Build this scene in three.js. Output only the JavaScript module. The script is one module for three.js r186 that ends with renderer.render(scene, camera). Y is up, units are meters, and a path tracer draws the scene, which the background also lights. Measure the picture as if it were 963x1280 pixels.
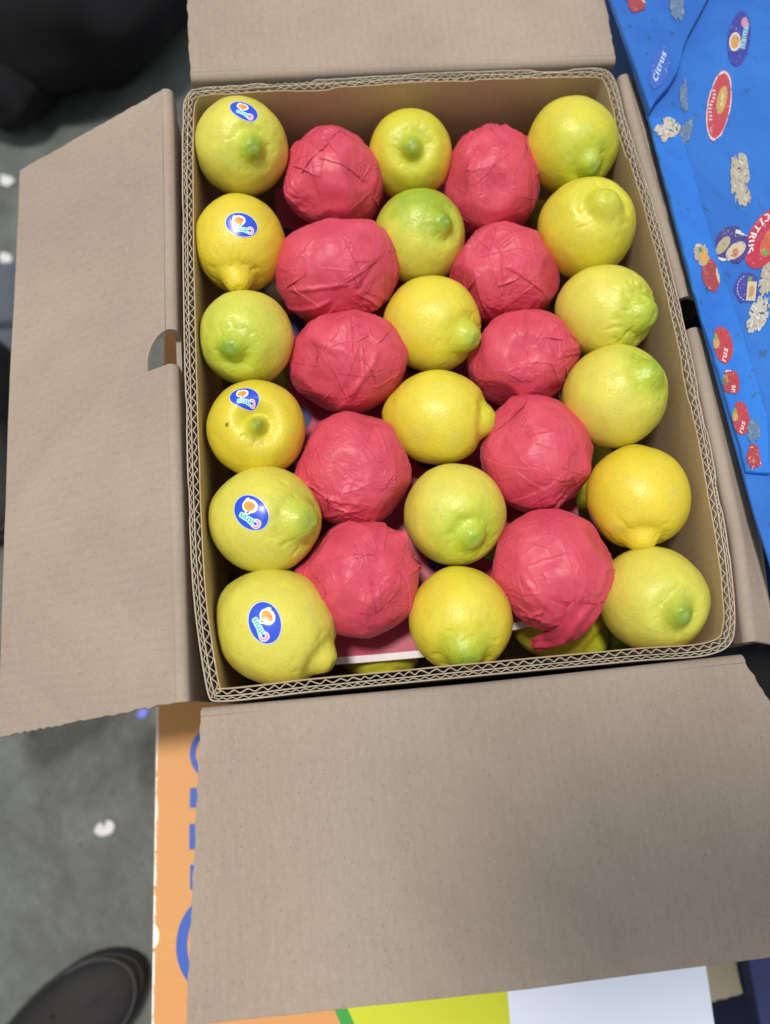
import * as THREE from 'three';
import { ImprovedNoise } from 'three/addons/math/ImprovedNoise.js';
import { mergeGeometries, mergeVertices } from 'three/addons/utils/BufferGeometryUtils.js';

/* ------------------------------------------------------------------ camera, sky, sun, exposure */
const scene = new THREE.Scene();
const camera = new THREE.PerspectiveCamera(67, 770 / 1024, 0.02, 80);
camera.rotation.order = 'YXZ';
camera.position.set(-0.08, 0.995, 0.232);
camera.rotation.set(-1.3124, -0.2778, 0.1871);
camera.focus = 0.5;
camera.userData.fStop = 3.4;

{ // an even, slightly cool overcast sky
  const w = 256, h = 128, d = new Float32Array(w * h * 4), n = new ImprovedNoise();
  for (let j = 0; j < h; j++) for (let i = 0; i < w; i++) {
    const el = (j + 0.5) / h * Math.PI - Math.PI / 2, az = i / w * Math.PI * 2;
    const x = Math.cos(el) * Math.cos(az), y = Math.sin(el), z = Math.cos(el) * Math.sin(az);
    let v = y > 0 ? 0.34 + 0.66 * Math.pow(y, 0.8) : 0.2;
    v *= 1 + 0.12 * n.noise(x * 2.1 + 5, y * 2.1, z * 2.1);
    const k = (j * w + i) * 4;
    d[k] = v * 0.985; d[k + 1] = v; d[k + 2] = v * 1.03; d[k + 3] = 1;
  }
  const t = new THREE.DataTexture(d, w, h, THREE.RGBAFormat, THREE.FloatType);
  t.mapping = THREE.EquirectangularReflectionMapping; t.magFilter = t.minFilter = THREE.LinearFilter; t.needsUpdate = true;
  scene.background = t; scene.environment = t;
  scene.backgroundIntensity = 0.6; scene.environmentIntensity = 0.6;
}
const sun = new THREE.DirectionalLight(0xfff6ea, 2.4);
sun.position.set(-0.18 * 3, 0.5 + 0.95 * 3, -0.12 * 3); sun.target.position.set(0, 0.5, 0);
sun.castShadow = true; sun.shadow.radius = 14; sun.shadow.mapSize.set(2048, 2048);
Object.assign(sun.shadow.camera, { left: -1, right: 1, top: 1, bottom: -1, near: 0.1, far: 6 });
scene.add(sun, sun.target);

const renderer = new THREE.WebGLRenderer({ antialias: true });
renderer.toneMapping = THREE.LinearToneMapping;
renderer.toneMappingExposure = 1.12;
renderer.shadowMap.enabled = true;

/* ------------------------------------------------------------------ helpers */
const NZ = new ImprovedNoise();
const noise = (x, y, z) => NZ.noise(x, y, z);
function rng(seed) { let s = seed >>> 0; return () => { s = (s + 0x6D2B79F5) | 0; let t = Math.imul(s ^ (s >>> 15), 1 | s); t = (t + Math.imul(t ^ (t >>> 7), 61 | t)) ^ t; return ((t ^ (t >>> 14)) >>> 0) / 4294967296; }; }
const smooth = (a, b, x) => { const t = Math.min(1, Math.max(0, (x - a) / (b - a))); return t * t * (3 - 2 * t); };
const mix = (a, b, t) => a + (b - a) * t;
const V = (x, y, z) => new THREE.Vector3(x, y, z);
const used = {};
function numbered(name) { const n = used[name] = (used[name] ?? -1) + 1; return n ? `${name}_${String(n).padStart(3, '0')}` : name; }
function tag(o, label, category, group) { o.userData.label = label; if (category) o.userData.category = category; if (group) o.userData.group = group; return o; }
function shade(o) { o.traverse((m) => { if (m.isMesh) { m.castShadow = true; m.receiveShadow = true; } }); return o; }
function thing(name, label, category, pos = [0, 0, 0], group) { const g = new THREE.Group(); g.name = numbered(name); g.position.set(...pos); scene.add(g); return tag(g, label, category, group); }
function part(name, geo, mat, parent) { const m = new THREE.Mesh(geo, mat); m.name = name; parent.add(m); return shade(m); }
function clean(g) { const q = g.index ? g.toNonIndexed() : g; for (const k of Object.keys(q.attributes)) if (!['position', 'normal', 'uv'].includes(k)) q.deleteAttribute(k); return q; }
const join = (list) => mergeGeometries(list.map(clean), false);
function box(x0, x1, y0, y1, z0, z1) { const g = new THREE.BoxGeometry(x1 - x0, y1 - y0, z1 - z0); g.translate((x0 + x1) / 2, (y0 + y1) / 2, (z0 + z1) / 2); return planarUV(g); }
function planarUV(g) { // uv in metres by dominant normal
  const p = g.attributes.position, n = g.attributes.normal, uv = new Float32Array(p.count * 2);
  for (let i = 0; i < p.count; i++) {
    const ax = Math.abs(n.getX(i)), ay = Math.abs(n.getY(i)), az = Math.abs(n.getZ(i));
    const [u, v] = ay >= ax && ay >= az ? [p.getX(i), p.getZ(i)] : ax >= az ? [p.getZ(i), p.getY(i)] : [p.getX(i), p.getY(i)];
    uv[2 * i] = u; uv[2 * i + 1] = v;
  }
  g.setAttribute('uv', new THREE.BufferAttribute(uv, 2)); return g;
}
/* grid of points -> smooth surface */
function grid(nu, nv, f, uvf) {
  const pos = [], uv = [], idx = [];
  for (let j = 0; j <= nv; j++) for (let i = 0; i <= nu; i++) { const p = f(i / nu, j / nv); pos.push(p.x, p.y, p.z); const q = uvf ? uvf(i / nu, j / nv) : [i / nu, j / nv]; uv.push(q[0], q[1]); }
  for (let j = 0; j < nv; j++) for (let i = 0; i < nu; i++) { const a = j * (nu + 1) + i, b = a + 1, c = a + nu + 1, d = c + 1; idx.push(a, c, b, b, c, d); }
  const g = new THREE.BufferGeometry(); g.setAttribute('position', new THREE.Float32BufferAttribute(pos, 3)); g.setAttribute('uv', new THREE.Float32BufferAttribute(uv, 2)); g.setIndex(idx); g.computeVertexNormals(); return g;
}
/* extruded outline lying in the xz plane: points [x, z], from y0 up to y1 */
function slab(pts, y0, y1, bevel = 0.0004, holes) {
  const s = new THREE.Shape(pts.map(([x, z]) => new THREE.Vector2(x, -z)));
  if (holes) for (const h of holes) s.holes.push(new THREE.Path(h.map(([x, z]) => new THREE.Vector2(x, -z))));
  const g = new THREE.ExtrudeGeometry(s, { depth: y1 - y0 - 2 * bevel, bevelEnabled: bevel > 0, bevelThickness: bevel, bevelSize: bevel, bevelOffset: -bevel, bevelSegments: 1, curveSegments: 6 });
  g.rotateX(-Math.PI / 2); g.translate(0, y0 + bevel, 0); return g;
}
/* a cut edge with the small teeth that cut corrugated board has */
function jag(a, b, step, amp, r) {
  const out = [], L = Math.hypot(b[0] - a[0], b[1] - a[1]), n = Math.max(1, Math.round(L / step)), nx = -(b[1] - a[1]) / L, nz = (b[0] - a[0]) / L;
  for (let i = 0; i < n; i++) { const t = i / n, o = i ? (r() - 0.5) * 2 * amp : 0; out.push([mix(a[0], b[0], t) + nx * o, mix(a[1], b[1], t) + nz * o]); }
  return out;
}
/* cube-sphere whose surface point in direction d is surf(d); seamless smooth normals, per-face uv in metres */
function ballGeometry(n, surf, colour, rad) {
  const pos = [], nor = [], uv = [], col = [], idx = [];
  const ax = [[V(1, 0, 0), V(0, 1, 0), V(0, 0, 1)], [V(-1, 0, 0), V(0, 1, 0), V(0, 0, -1)], [V(0, 1, 0), V(0, 0, 1), V(1, 0, 0)], [V(0, -1, 0), V(0, 0, 1), V(-1, 0, 0)], [V(0, 0, 1), V(0, 1, 0), V(-1, 0, 0)], [V(0, 0, -1), V(0, 1, 0), V(1, 0, 0)]];
  const e = 0.006, t1 = V(0, 0, 0), t2 = V(0, 0, 0), d = V(0, 0, 0), q = V(0, 0, 0);
  ax.forEach(([a, b, c], f) => {
    const base = pos.length / 3;
    for (let j = 0; j <= n; j++) for (let i = 0; i <= n; i++) {
      const u = Math.tan((i / n - 0.5) * Math.PI / 2), v = Math.tan((j / n - 0.5) * Math.PI / 2);
      d.copy(a).addScaledVector(b, v).addScaledVector(c, u).normalize();
      const p = surf(d).clone();
      t1.crossVectors(Math.abs(d.y) < 0.9 ? V(0, 1, 0) : V(1, 0, 0), d).normalize(); t2.crossVectors(d, t1);
      const p1 = surf(q.copy(d).addScaledVector(t1, e).normalize()).clone().sub(p), p2 = surf(q.copy(d).addScaledVector(t2, e).normalize()).clone().sub(p);
      p1.cross(p2).normalize();
      pos.push(p.x, p.y, p.z); nor.push(p1.x, p1.y, p1.z); uv.push((i / n) * rad * 1.57 + f * 0.31, (j / n) * rad * 1.57 + f * 0.17);
      if (colour) { const k = colour(d, p); col.push(k[0], k[1], k[2]); }
    }
    for (let j = 0; j < n; j++) for (let i = 0; i < n; i++) { const A = base + j * (n + 1) + i, B = A + 1, C = A + n + 1, D = C + 1; idx.push(A, B, C, B, D, C); }
  });
  const g = new THREE.BufferGeometry();
  g.setAttribute('position', new THREE.Float32BufferAttribute(pos, 3)); g.setAttribute('normal', new THREE.Float32BufferAttribute(nor, 3)); g.setAttribute('uv', new THREE.Float32BufferAttribute(uv, 2));
  if (colour) g.setAttribute('color', new THREE.Float32BufferAttribute(col, 3));
  g.setIndex(idx);
  // wind the faces outwards
  const P = g.attributes.position, A = V(0, 0, 0).fromBufferAttribute(P, idx[0]), B = V(0, 0, 0).fromBufferAttribute(P, idx[1]), C = V(0, 0, 0).fromBufferAttribute(P, idx[2]);
  if (B.sub(A).cross(C.sub(A)).dot(A) < 0) { for (let i = 0; i < idx.length; i += 3) [idx[i + 1], idx[i + 2]] = [idx[i + 2], idx[i + 1]]; g.setIndex(idx); }
  return g;
}

/* ------------------------------------------------------------------ procedural textures */
function tex(size, f, srgb, repeat) { // f(x, y in 0..1) -> [r, g, b] 0..255
  const d = new Uint8Array(size * size * 4);
  for (let j = 0; j < size; j++) for (let i = 0; i < size; i++) { const c = f(i / size, j / size, i, j), k = (j * size + i) * 4; d[k] = Math.max(0, Math.min(255, c[0])); d[k + 1] = Math.max(0, Math.min(255, c[1])); d[k + 2] = Math.max(0, Math.min(255, c[2])); d[k + 3] = 255; }
  const t = new THREE.DataTexture(d, size, size); t.wrapS = t.wrapT = THREE.RepeatWrapping; t.magFilter = THREE.LinearFilter; t.minFilter = THREE.LinearMipmapLinearFilter; t.generateMipmaps = true;
  if (srgb) t.colorSpace = THREE.SRGBColorSpace; t.repeat.set(repeat, repeat); t.needsUpdate = true; return t;
}
// noise that repeats over the unit square
const tn = (x, y, f, s = 0) => { const a = x * Math.PI * 2, b = y * Math.PI * 2, r = f / 6.283; return noise(Math.cos(a) * r + s, Math.sin(a) * r + Math.cos(b) * r * 0.7, Math.sin(b) * r + s * 0.3); };
const R0 = rng(11);
// kraft board, 0.25 m a tile: v runs along the flutes
const fibre = new Float32Array(1024 * 1024); for (let i = 0; i < fibre.length; i++) fibre[i] = R0();
const fib = (i, j) => fibre[((j & 1023) << 10) | (i & 1023)];
const scuffs = new Float32Array(1024 * 1024);
{ const r = rng(71); for (let k = 0; k < 90; k++) { let x = r() * 1024, y = r() * 1024; const a = r() * 6.28, n = 10 + r() * 120, s = (r() < 0.6 ? 9 : -12) * (0.3 + 0.7 * r()); for (let i = 0; i < n; i++) { x += Math.cos(a + 0.2 * Math.sin(i * 0.05)); y += Math.sin(a + 0.2 * Math.sin(i * 0.05)); for (let d = 0; d < 2; d++) scuffs[((Math.floor(y) & 1023) << 10) | ((Math.floor(x) + d) & 1023)] += s * Math.sin(Math.PI * i / n) * r(); } } }
function kraft(r, g, b, flute = 1) {
  return tex(1024, (x, y, i, j) => {
    let v = tn(x, y, 5) * 7 + tn(x, y, 16, 9) * 3.5 + tn(x, y, 60, 3) * 2; const sc = scuffs[(j << 10) | i]; v += sc;
    let s = 0; for (let k = -3; k <= 3; k++) s += fib(i, j + k) - 0.5; v += s * 3.2;                    // short fibres along v
    s = 0; for (let k = -2; k <= 2; k++) s += fib(i + k + 500, j + 300) - 0.5; v += s * 2.2;
    v += Math.sin(x * Math.PI * 2 * 60) * 0.9 * flute;                                                   // board shows its flutes faintly
    const sp = fib(i >> 1, (j >> 1) + 77); if (sp > 0.9975) v -= 26; if (sp < 0.0016) v += 18;
    return [r + v, g + v, b + v * 0.95];
  }, true, 2.5);
}
const kraftBump = tex(1024, (x, y, i, j) => { const v = 128 + Math.sin(x * Math.PI * 2 * 60) * 30 + tn(x, y, 60, 2) * 10 + (fib(i, j) - 0.5) * 26; return [v, v, v]; }, false, 2.5);
const peelBump = tex(512, (x, y, i, j) => { const q = Math.max(0, tn(x, y, 110, 1)); const v = 160 - 210 * q * q - 60 * Math.max(0, tn(x, y, 200, 7)) + 55 * tn(x, y, 70, 4); return [v, v, v]; }, false, 1 / 0.06);
const tissueBump = (() => { // thin overlapping folds: sharp on one side, fading on the other
  const n = 1024, H = new Float32Array(n * n), r = rng(515);
  for (let k = 0; k < 62; k++) {
    const px = r(), py = r(), a = r() * 6.283, L = 0.08 + 0.34 * r(), w = 0.012 + 0.06 * r(), h = 0.25 + 0.75 * r(), both = r() < 0.35, cx = Math.cos(a), cy = Math.sin(a), bend = (r() - 0.5) * 0.25;
    const R = Math.ceil((L + 4 * w) * n);
    const x0 = Math.floor(px * n), y0 = Math.floor(py * n);
    for (let j = -R; j <= R; j++) for (let i = -R; i <= R; i++) {
      const x = i / n, y = j / n, t = x * cx + y * cy; if (Math.abs(t) > L) continue;
      const q = -x * cy + y * cx + bend * t * t; if (q < (both ? -w : 0) || q > w * 4) continue;
      const win = smooth(L, L * 0.5, Math.abs(t));
      H[(((y0 + j) % n + n) % n) * n + ((x0 + i) % n + n) % n] += h * win * (both ? Math.exp(-Math.pow(q / (w * 0.16), 2)) : Math.exp(-q / w));
    }
  }
  return tex(n, (x, y, i, j) => { const v = 40 + 62 * H[j * n + i] + 10 * tn(x, y, 30, 5) + (fib(i, j) - 0.5) * 5; return [v, v, v]; }, false, 1 / 0.11);
})();
const concrete = tex(1024, (x, y, i, j) => {
  let v = 101 + tn(x, y, 7) * 18 + tn(x, y, 22, 3) * 13 + tn(x, y, 70, 7) * 9 + (fib(i, j) - 0.5) * 10;
  const st = smooth(0.2, 0.5, tn(x, y, 10, 12)); v -= st * 22;
  if (fib(i >> 1, (j >> 1) + 401) > 0.9985) v += 30; if (fib(i >> 2, (j >> 2) + 90) > 0.9985) v -= 30; v += (fib(i >> 1, j >> 1) - 0.5) * 12;
  return [v * 0.92, v * 0.985, v * 0.945];
}, true, 1 / 0.9);
const blueBoard = tex(1024, (x, y, i, j) => {
  let v = tn(x, y, 7) * 14 + tn(x, y, 22, 9) * 7 + tn(x, y, 60, 5) * 4 + (fib(i, j) - 0.5) * 6; const sc = scuffs[(j << 10) | i] * 2.2;
  const scuff = smooth(0.46, 0.8, tn(x, y, 60, 21) + 0.5 * tn(x, y, 170, 4)); v -= scuff * 26;
  return [28 + v * 0.8 + scuff * 30 + sc * 1.4, 104 + v + scuff * 6 + sc, 196 + v - scuff * 30 + sc * 0.4];
}, true, 2.2);

const M = {
  board: new THREE.MeshStandardMaterial({ map: kraft(163, 150, 137), bumpMap: kraftBump, bumpScale: 0.00025, roughness: 0.88 }),
  boardIn: new THREE.MeshStandardMaterial({ map: kraft(180, 158, 126), bumpMap: kraftBump, bumpScale: 0.0002, roughness: 0.85 }),
  boardEdge: new THREE.MeshStandardMaterial({ map: kraft(184, 172, 152, 0), roughness: 0.95 }),
  boardFlute: new THREE.MeshStandardMaterial({ map: kraft(172, 156, 132, 0), roughness: 0.95 }),
  lemon: new THREE.MeshPhysicalMaterial({ vertexColors: true, bumpMap: peelBump, bumpScale: 0.00045, roughness: 0.35, clearcoat: 0.3, clearcoatRoughness: 0.42 }),
  tissue: new THREE.MeshPhysicalMaterial({ vertexColors: true, bumpMap: tissueBump, bumpScale: 0.0010, roughness: 0.47, sheen: 0.4, sheenRoughness: 0.5, sheenColor: new THREE.Color(1, 0.55, 0.6), side: THREE.DoubleSide }),
  floor: new THREE.MeshStandardMaterial({ map: concrete, roughness: 0.8 }),
  blue: new THREE.MeshPhysicalMaterial({ map: blueBoard, roughness: 0.5, clearcoat: 0.15, clearcoatRoughness: 0.4 }),
  blueStrip: new THREE.MeshPhysicalMaterial({ map: blueBoard, color: new THREE.Color().setRGB(1.0, 1.22, 1.2), roughness: 0.42, clearcoat: 0.2, clearcoatRoughness: 0.35 }),
  black: new THREE.MeshStandardMaterial({ color: new THREE.Color().setRGB(0.012, 0.012, 0.015), roughness: 0.6 }),
  leather: new THREE.MeshStandardMaterial({ color: new THREE.Color().setRGB(0.011, 0.012, 0.014), roughness: 0.75, bumpMap: peelBump, bumpScale: 0.0003 }),
  welt: new THREE.MeshStandardMaterial({ color: new THREE.Color().setRGB(0.045, 0.05, 0.055), roughness: 0.7 }),
  denim: new THREE.MeshStandardMaterial({ color: new THREE.Color().setRGB(0.085, 0.105, 0.14), roughness: 0.9, bumpMap: kraftBump, bumpScale: 0.0006 }),
  scrap: new THREE.MeshStandardMaterial({ color: new THREE.Color().setRGB(0.62, 0.64, 0.68), roughness: 0.6, side: THREE.DoubleSide }),
  scrapBlue: new THREE.MeshStandardMaterial({ color: new THREE.Color().setRGB(0.12, 0.15, 0.75), roughness: 0.5, side: THREE.DoubleSide }),
};

/* ------------------------------------------------------------------ setting: the floor */
{
  const g = new THREE.PlaneGeometry(60, 60); g.rotateX(-Math.PI / 2);
  const uv = g.attributes.uv; for (let i = 0; i < uv.count; i++) uv.setXY(i, uv.getX(i) * 60, uv.getY(i) * 60);
  const f = new THREE.Mesh(g, M.floor); f.name = 'floor'; f.receiveShadow = true; f.userData = { kind: 'structure', label: 'dark grey stained concrete floor' }; scene.add(f);
}

{ // unseen slab added overhead to throw soft shade on the front flap
  const g = box(-0.30, 3.2, 1.92, 2.02, 0.075, 0.275), a = new THREE.Mesh(g, new THREE.MeshStandardMaterial({ color: new THREE.Color().setRGB(0.16, 0.17, 0.19), roughness: 0.8 }));
  a.name = 'added_shade_slab'; shade(a); a.userData = { kind: 'structure', label: 'grey slab added overhead out of view to shade the front flap' }; scene.add(a);
}

/* ------------------------------------------------------------------ the printed carton underneath */
function canvasTex(w, h, draw) { const c = document.createElement('canvas'); c.width = w; c.height = h; const x = c.getContext('2d'); draw(x, w, h); const t = new THREE.CanvasTexture(c); t.colorSpace = THREE.SRGBColorSpace; t.anisotropy = 8; return t; }
{
  const c = thing('printed_carton', 'orange, yellow green and white printed carton with blue letters under the open lemon carton', 'carton', [-0.2563, 0, 0.56]);
  c.rotation.y = -0.040; // local x runs across the top, local z = 0 at the front end, negative to the back
  const W = 0.448, D = 0.74, TOP = 0.30;
  const X0 = -0.2563, Z0 = 0.56, ca = Math.cos(-0.040), sa = Math.sin(-0.040);
  const toL = (x, z) => { const dx = x - X0, dz = z - Z0; return [dx * ca - dz * sa, dx * sa + dz * ca]; };
  const print = canvasTex(1120, 1850, (x, w, h) => {
    const k = 2500, r = rng(5), P = (wx, wz) => { const [lx, lz] = toL(wx, wz); return [lx * k, h + lz * k]; };
    x.fillStyle = '#d39757'; x.fillRect(0, 0, w, h);
    for (let i = 0; i < 9000; i++) { x.fillStyle = `rgba(${r() > 0.5 ? '255,225,170' : '170,100,50'},${0.05 * r()})`; x.fillRect(r() * w, r() * h, 3 + r() * 14, 2 + r() * 3); }
    // yellow green field with its darker border, and the white field
    const [gx, gz] = P(-0.112, 0.4681), [g2] = P(0.0301, 0.4643);
    x.fillStyle = '#2f9a3a'; x.beginPath(); x.moveTo(gx - 30, gz - 110); x.quadraticCurveTo(gx + 40, gz + 60, gx + 130, h); x.lineTo(g2, h); x.lineTo(g2, gz - 110); x.fill();
    x.fillStyle = '#c6cf1f'; x.beginPath(); x.moveTo(gx - 4, gz - 110); x.quadraticCurveTo(gx + 66, gz + 60, gx + 158, h); x.lineTo(g2, h); x.lineTo(g2, gz - 110); x.fill();
    x.fillStyle = '#dde8fd'; x.fillRect(g2, gz - 110, w - g2, h);
    // blue lettering running down beside the flap: only the feet of the letters show
    x.strokeStyle = x.fillStyle = '#2b57b8';
    const ring = (wx, wz, rx, rz, lw) => { const [a, b] = P(wx, wz); x.lineWidth = lw; x.beginPath(); x.ellipse(a, b, rx * k, rz * k, 0, Math.PI * 0.55, Math.PI * 1.45); x.stroke(); };
    const foot = (wx, z0, z1, wd) => { const [a, b] = P(wx, z0), [, d] = P(wx, z1); x.fillRect(a, b, wd * k, d - b); };
    ring(-0.1965, 0.2535, 0.0165, 0.0185, 13);
    foot(-0.2164, 0.2802, 0.296, 0.006); foot(-0.2104, 0.285, 0.2915, 0.03);
    foot(-0.2178, 0.3086, 0.3284, 0.006); foot(-0.2118, 0.315, 0.3225, 0.03);
    foot(-0.2183, 0.340, 0.3588, 0.006); foot(-0.213, 0.346, 0.353, 0.03);
    ring(-0.2045, 0.400, 0.0225, 0.030, 22);
    // worn white edge
    x.fillStyle = '#f3f1ee';
    for (let i = 0; i < 260; i++) { const z = r() * h, l = 6 + r() * 26; x.globalAlpha = 0.5 + r() * 0.5; x.fillRect(0, z, 1 + r() * 4, l); }
    x.globalAlpha = 1; for (const [z, l, wd] of [[0.296, 0.02, 6], [0.39, 0.018, 12], [0.345, 0.012, 5]]) { const [, b] = P(-0.25, z); x.beginPath(); x.ellipse(0, b, wd, l * k / 2, 0, 0, 7); x.fill(); }
  });
  const top = new THREE.PlaneGeometry(W, D); top.rotateX(-Math.PI / 2); top.translate(W / 2, TOP, -D / 2);
  const orange = new THREE.MeshStandardMaterial({ color: new THREE.Color('#e0a062'), roughness: 0.6 });
  part('body', box(0.001, W - 0.001, 0, TOP - 0.003, -D + 0.001, -0.001), orange, c);
  part('printed_top', join([slab([[0, -D], [W, -D], [W, 0], [0, 0]], TOP - 0.003, TOP - 0.0003, 0.0005)]), new THREE.MeshStandardMaterial({ color: new THREE.Color('#e6ddd0'), roughness: 0.8 }), c);
  part('print', top, new THREE.MeshStandardMaterial({ map: print, roughness: 0.55, bumpMap: kraftBump, bumpScale: 0.0001 }), c);
}

/* ------------------------------------------------------------------ the open lemon carton */
const RIM = 0.52, BASE = 0.304;
const carton = thing('lemon_carton', 'open brown corrugated carton with four flaps folded out, full of lemons', 'carton', [0, 0, 0]);
{
  // outline of the inner sleeve's outer face, bulged by the fruit
  const ctrl = [[-0.1535, -0.2183], [-0.1206, -0.2203], [-0.06, -0.2212], [0.01, -0.2230], [0.0585, -0.2230], [0.1197, -0.2221], [0.1510, -0.2206], [0.1585, -0.2150], [0.1633, -0.1666], [0.1700, -0.1000], [0.1730, -0.0440], [0.1744, 0.0200], [0.1742, 0.0900], [0.1728, 0.1400], [0.1700, 0.1800], [0.1656, 0.2040], [0.1600, 0.2140], [0.1480, 0.2188], [0.1000, 0.2186], [0.0116, 0.2182], [-0.0951, 0.2180], [-0.1586, 0.2176], [-0.1602, 0.2158], [-0.1644, 0.1900], [-0.1675, 0.1550], [-0.1685, 0.1000], [-0.1680, 0.0253], [-0.1672, -0.0443], [-0.1655, -0.1187], [-0.1632, -0.1848], [-0.1605, -0.2110]];
  const curve = new THREE.CatmullRomCurve3(ctrl.map(([x, z]) => V(x, 0, z)), true, 'centripetal');
  const N = 1500, P = curve.getSpacedPoints(N); P.length = N;
  const len = curve.getLength(), nrm = P.map((p, i) => { const a = P[(i + N - 1) % N], b = P[(i + 1) % N]; const t = b.clone().sub(a).normalize(); return V(-t.z, 0, t.x); }); // inward
  if (nrm[400].dot(V(-P[400].x, 0, -P[400].z)) < 0) nrm.forEach((n) => n.negate());
  const wob = (i) => 0.0009 * noise(i * 0.02, 3.3, 0.5) + 0.0008 * noise(i * 0.11, 7.3, 0.5) - 0.0022 * smooth(0.25, 0.6, noise(i * 0.035, 1.7, 4.5));
  function ribbon(off0, off1, top, bottom, inner) { // closed wall between two offsets (functions of index)
    const pos = [], uv = [], idx = [];
    for (let i = 0; i <= N; i++) {
      const k = i % N, p = P[k], n = nrm[k], u = i / N * len, y1 = top(k), a = off0(k), b = off1(k);
      for (const [o, y] of [[a, bottom], [a, y1], [a, y1], [b, y1], [b, y1], [b, bottom]]) { pos.push(p.x + n.x * o, y, p.z + n.z * o); uv.push(u, y); }
    }
    for (let i = 0; i < N; i++) for (const c of [0, 2, 4]) { const a = i * 6 + c, b = a + 1, d = a + 6, e = d + 1; idx.push(a, b, d, b, e, d); }
    const g = new THREE.BufferGeometry(); g.setAttribute('position', new THREE.Float32BufferAttribute(pos, 3)); g.setAttribute('uv', new THREE.Float32BufferAttribute(uv, 2)); g.setIndex(idx); g.computeVertexNormals(); return g;
  }
  const rimY = (i) => RIM + wob(i);
  const sleeve = part('inner_sleeve', ribbon(() => 0.0072, () => 0.0080, rimY, BASE), M.boardIn, carton);
  part('liner', ribbon(() => 0, () => 0.0008, (i) => RIM + wob(i + 300), BASE), M.boardEdge, sleeve);
  part('liner', ribbon(() => 0.0030, () => 0.0037, (i) => RIM - 0.0003 + wob(i + 700), BASE), M.boardEdge, sleeve);
  const tri = (t) => { const s = t - Math.floor(t); const w = s < 0.5 ? s * 4 - 1 : 3 - s * 4; return Math.max(-1, Math.min(1, w * 1.25)); };
  const per1 = 6.0 / 1000, per2 = 7.6 / 1000;
  // crushing of the flutes along the rim differs from place to place
  const wA = (i) => 0.0019 + (0.00065 + 0.0007 * noise(i * 0.021, 9, 2)) * tri(i / N * len / per1 + 0.6 * noise(i * 0.03, 1, 2) + 0.2 * noise(i * 0.2, 5, 1)), wB = (i) => 0.00545 + (0.0011 + 0.0010 * noise(i * 0.017, 4, 8)) * tri(i / N * len / per2 + 0.6 * noise(i * 0.025, 4, 2) + 0.2 * noise(i * 0.17, 3, 7));
  part('fluting', ribbon((i) => wA(i) - 0.00028, (i) => wA(i) + 0.00028, (i) => RIM - 0.0004 + wob(i + 90), BASE), M.boardEdge, sleeve);
  part('fluting', ribbon((i) => wB(i) - 0.00032, (i) => wB(i) + 0.00032, (i) => RIM - 0.0004 + wob(i + 40), BASE), M.boardEdge, sleeve);

  part('base_panel', box(-0.17, 0.174, BASE - 0.004, BASE - 0.0005, -0.224, 0.221), M.boardIn, carton);

  /* outer walls and the flaps that bend out of them.  frame: s along the hinge (world x or z), o = outward */
  const T = 0.0036, RB = 0.0050;
  // bend strip: inner face goes up from -0.012, rolls outward to the flap's slope (droop below level)
  function bend(toWorld, s0, s1, droop) {
    const prof = []; const A = Math.PI / 2 + droop;
    prof.push([0, -0.016, 1, 0]);
    for (let i = 0; i <= 8; i++) { const a = A * i / 8; prof.push([RB - RB * Math.cos(a), -RB + RB * Math.sin(a), Math.cos(a), -Math.sin(a)]); }
    // prof: o, y, inward-facing normal is (-cos, sin); thickness goes along (cos, -sin)
    const ns = Math.max(2, Math.round(Math.abs(s1 - s0) / 0.012));
    const surf = (th) => grid(ns, prof.length - 1, (u, v) => { const q = prof[Math.round(v * (prof.length - 1))]; const s = mix(s0, s1, u); return toWorld(s, q[0] + q[2] * th, q[1] + q[3] * th + (th ? 0 : 0.0004 * noise(s * 90, q[1] * 300, 2))); }, (u, v) => [mix(s0, s1, u), v * 0.02]);
    const ends = [s0, s1].map((s) => grid(1, prof.length - 1, (u, v) => { const q = prof[Math.round(v * (prof.length - 1))]; return toWorld(s, q[0] + q[2] * T * u, q[1] + q[3] * T * u); }, (u, v) => [u * T, v * 0.02]));
    const l = prof[prof.length - 1];
    return { geo: [surf(0), surf(T), ...ends], end: l };
  }
  // flat part: outline points [s, t], t measured from the end of the bend
  function flatFlap(toWorld, pts, end, bow = 0) {
    const g = slab(pts.map(([s, t]) => [s, t]), -T, 0, 0.0005); // x = s, z = t, y = thickness
    const p = g.attributes.position, o = V(0, 0, 0);
    const dirO = -end[3], dirY = -end[2] ? end[2] * -1 : 0; // tangent of the slope
    const tO = -end[3], tY = -(-end[2]); // (o, y) tangent = (sin A, cos A)
    for (let i = 0; i < p.count; i++) {
      const s = p.getX(i), y = p.getY(i), t = p.getZ(i) * 1;
      o.set(s, y, t);
      const w = toWorld(s, end[0] + (-end[3]) * t + (-end[2]) * y, end[1] + end[2] * t + (-end[3]) * y + bow * t * t);
      p.setXYZ(i, w.x, w.y, w.z);
    }
    const uv = g.attributes.uv; for (let i = 0; i < uv.count; i++) uv.setXY(i, uv.getX(i) * 1, uv.getY(i));
    const h = g; h.computeVertexNormals(); return h;
  }
  const r = rng(31);
  const left = (s, o, y) => V(-0.1690 - 0.0026 * smooth(-0.21, 0.02, s) - o, RIM + 0.003 + y, s);
  const right = (s, o, y) => V(0.1640 + 0.0118 * smooth(-0.215, 0.02, s) - 0.006 * smooth(0.14, 0.22, s) + o, RIM + 0.001 + y, s);
  const front = (s, o, y) => V(s, RIM + 0.002 + y, 0.2205 + 0.0015 * (1 - Math.min(1, Math.abs(s) / 0.17)) + o);
  const rear = (s, o, y) => V(s, RIM + 0.004 + y, -0.2238 - 0.0006 * (1 - Math.abs(s) / 0.16) - o);
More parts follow.
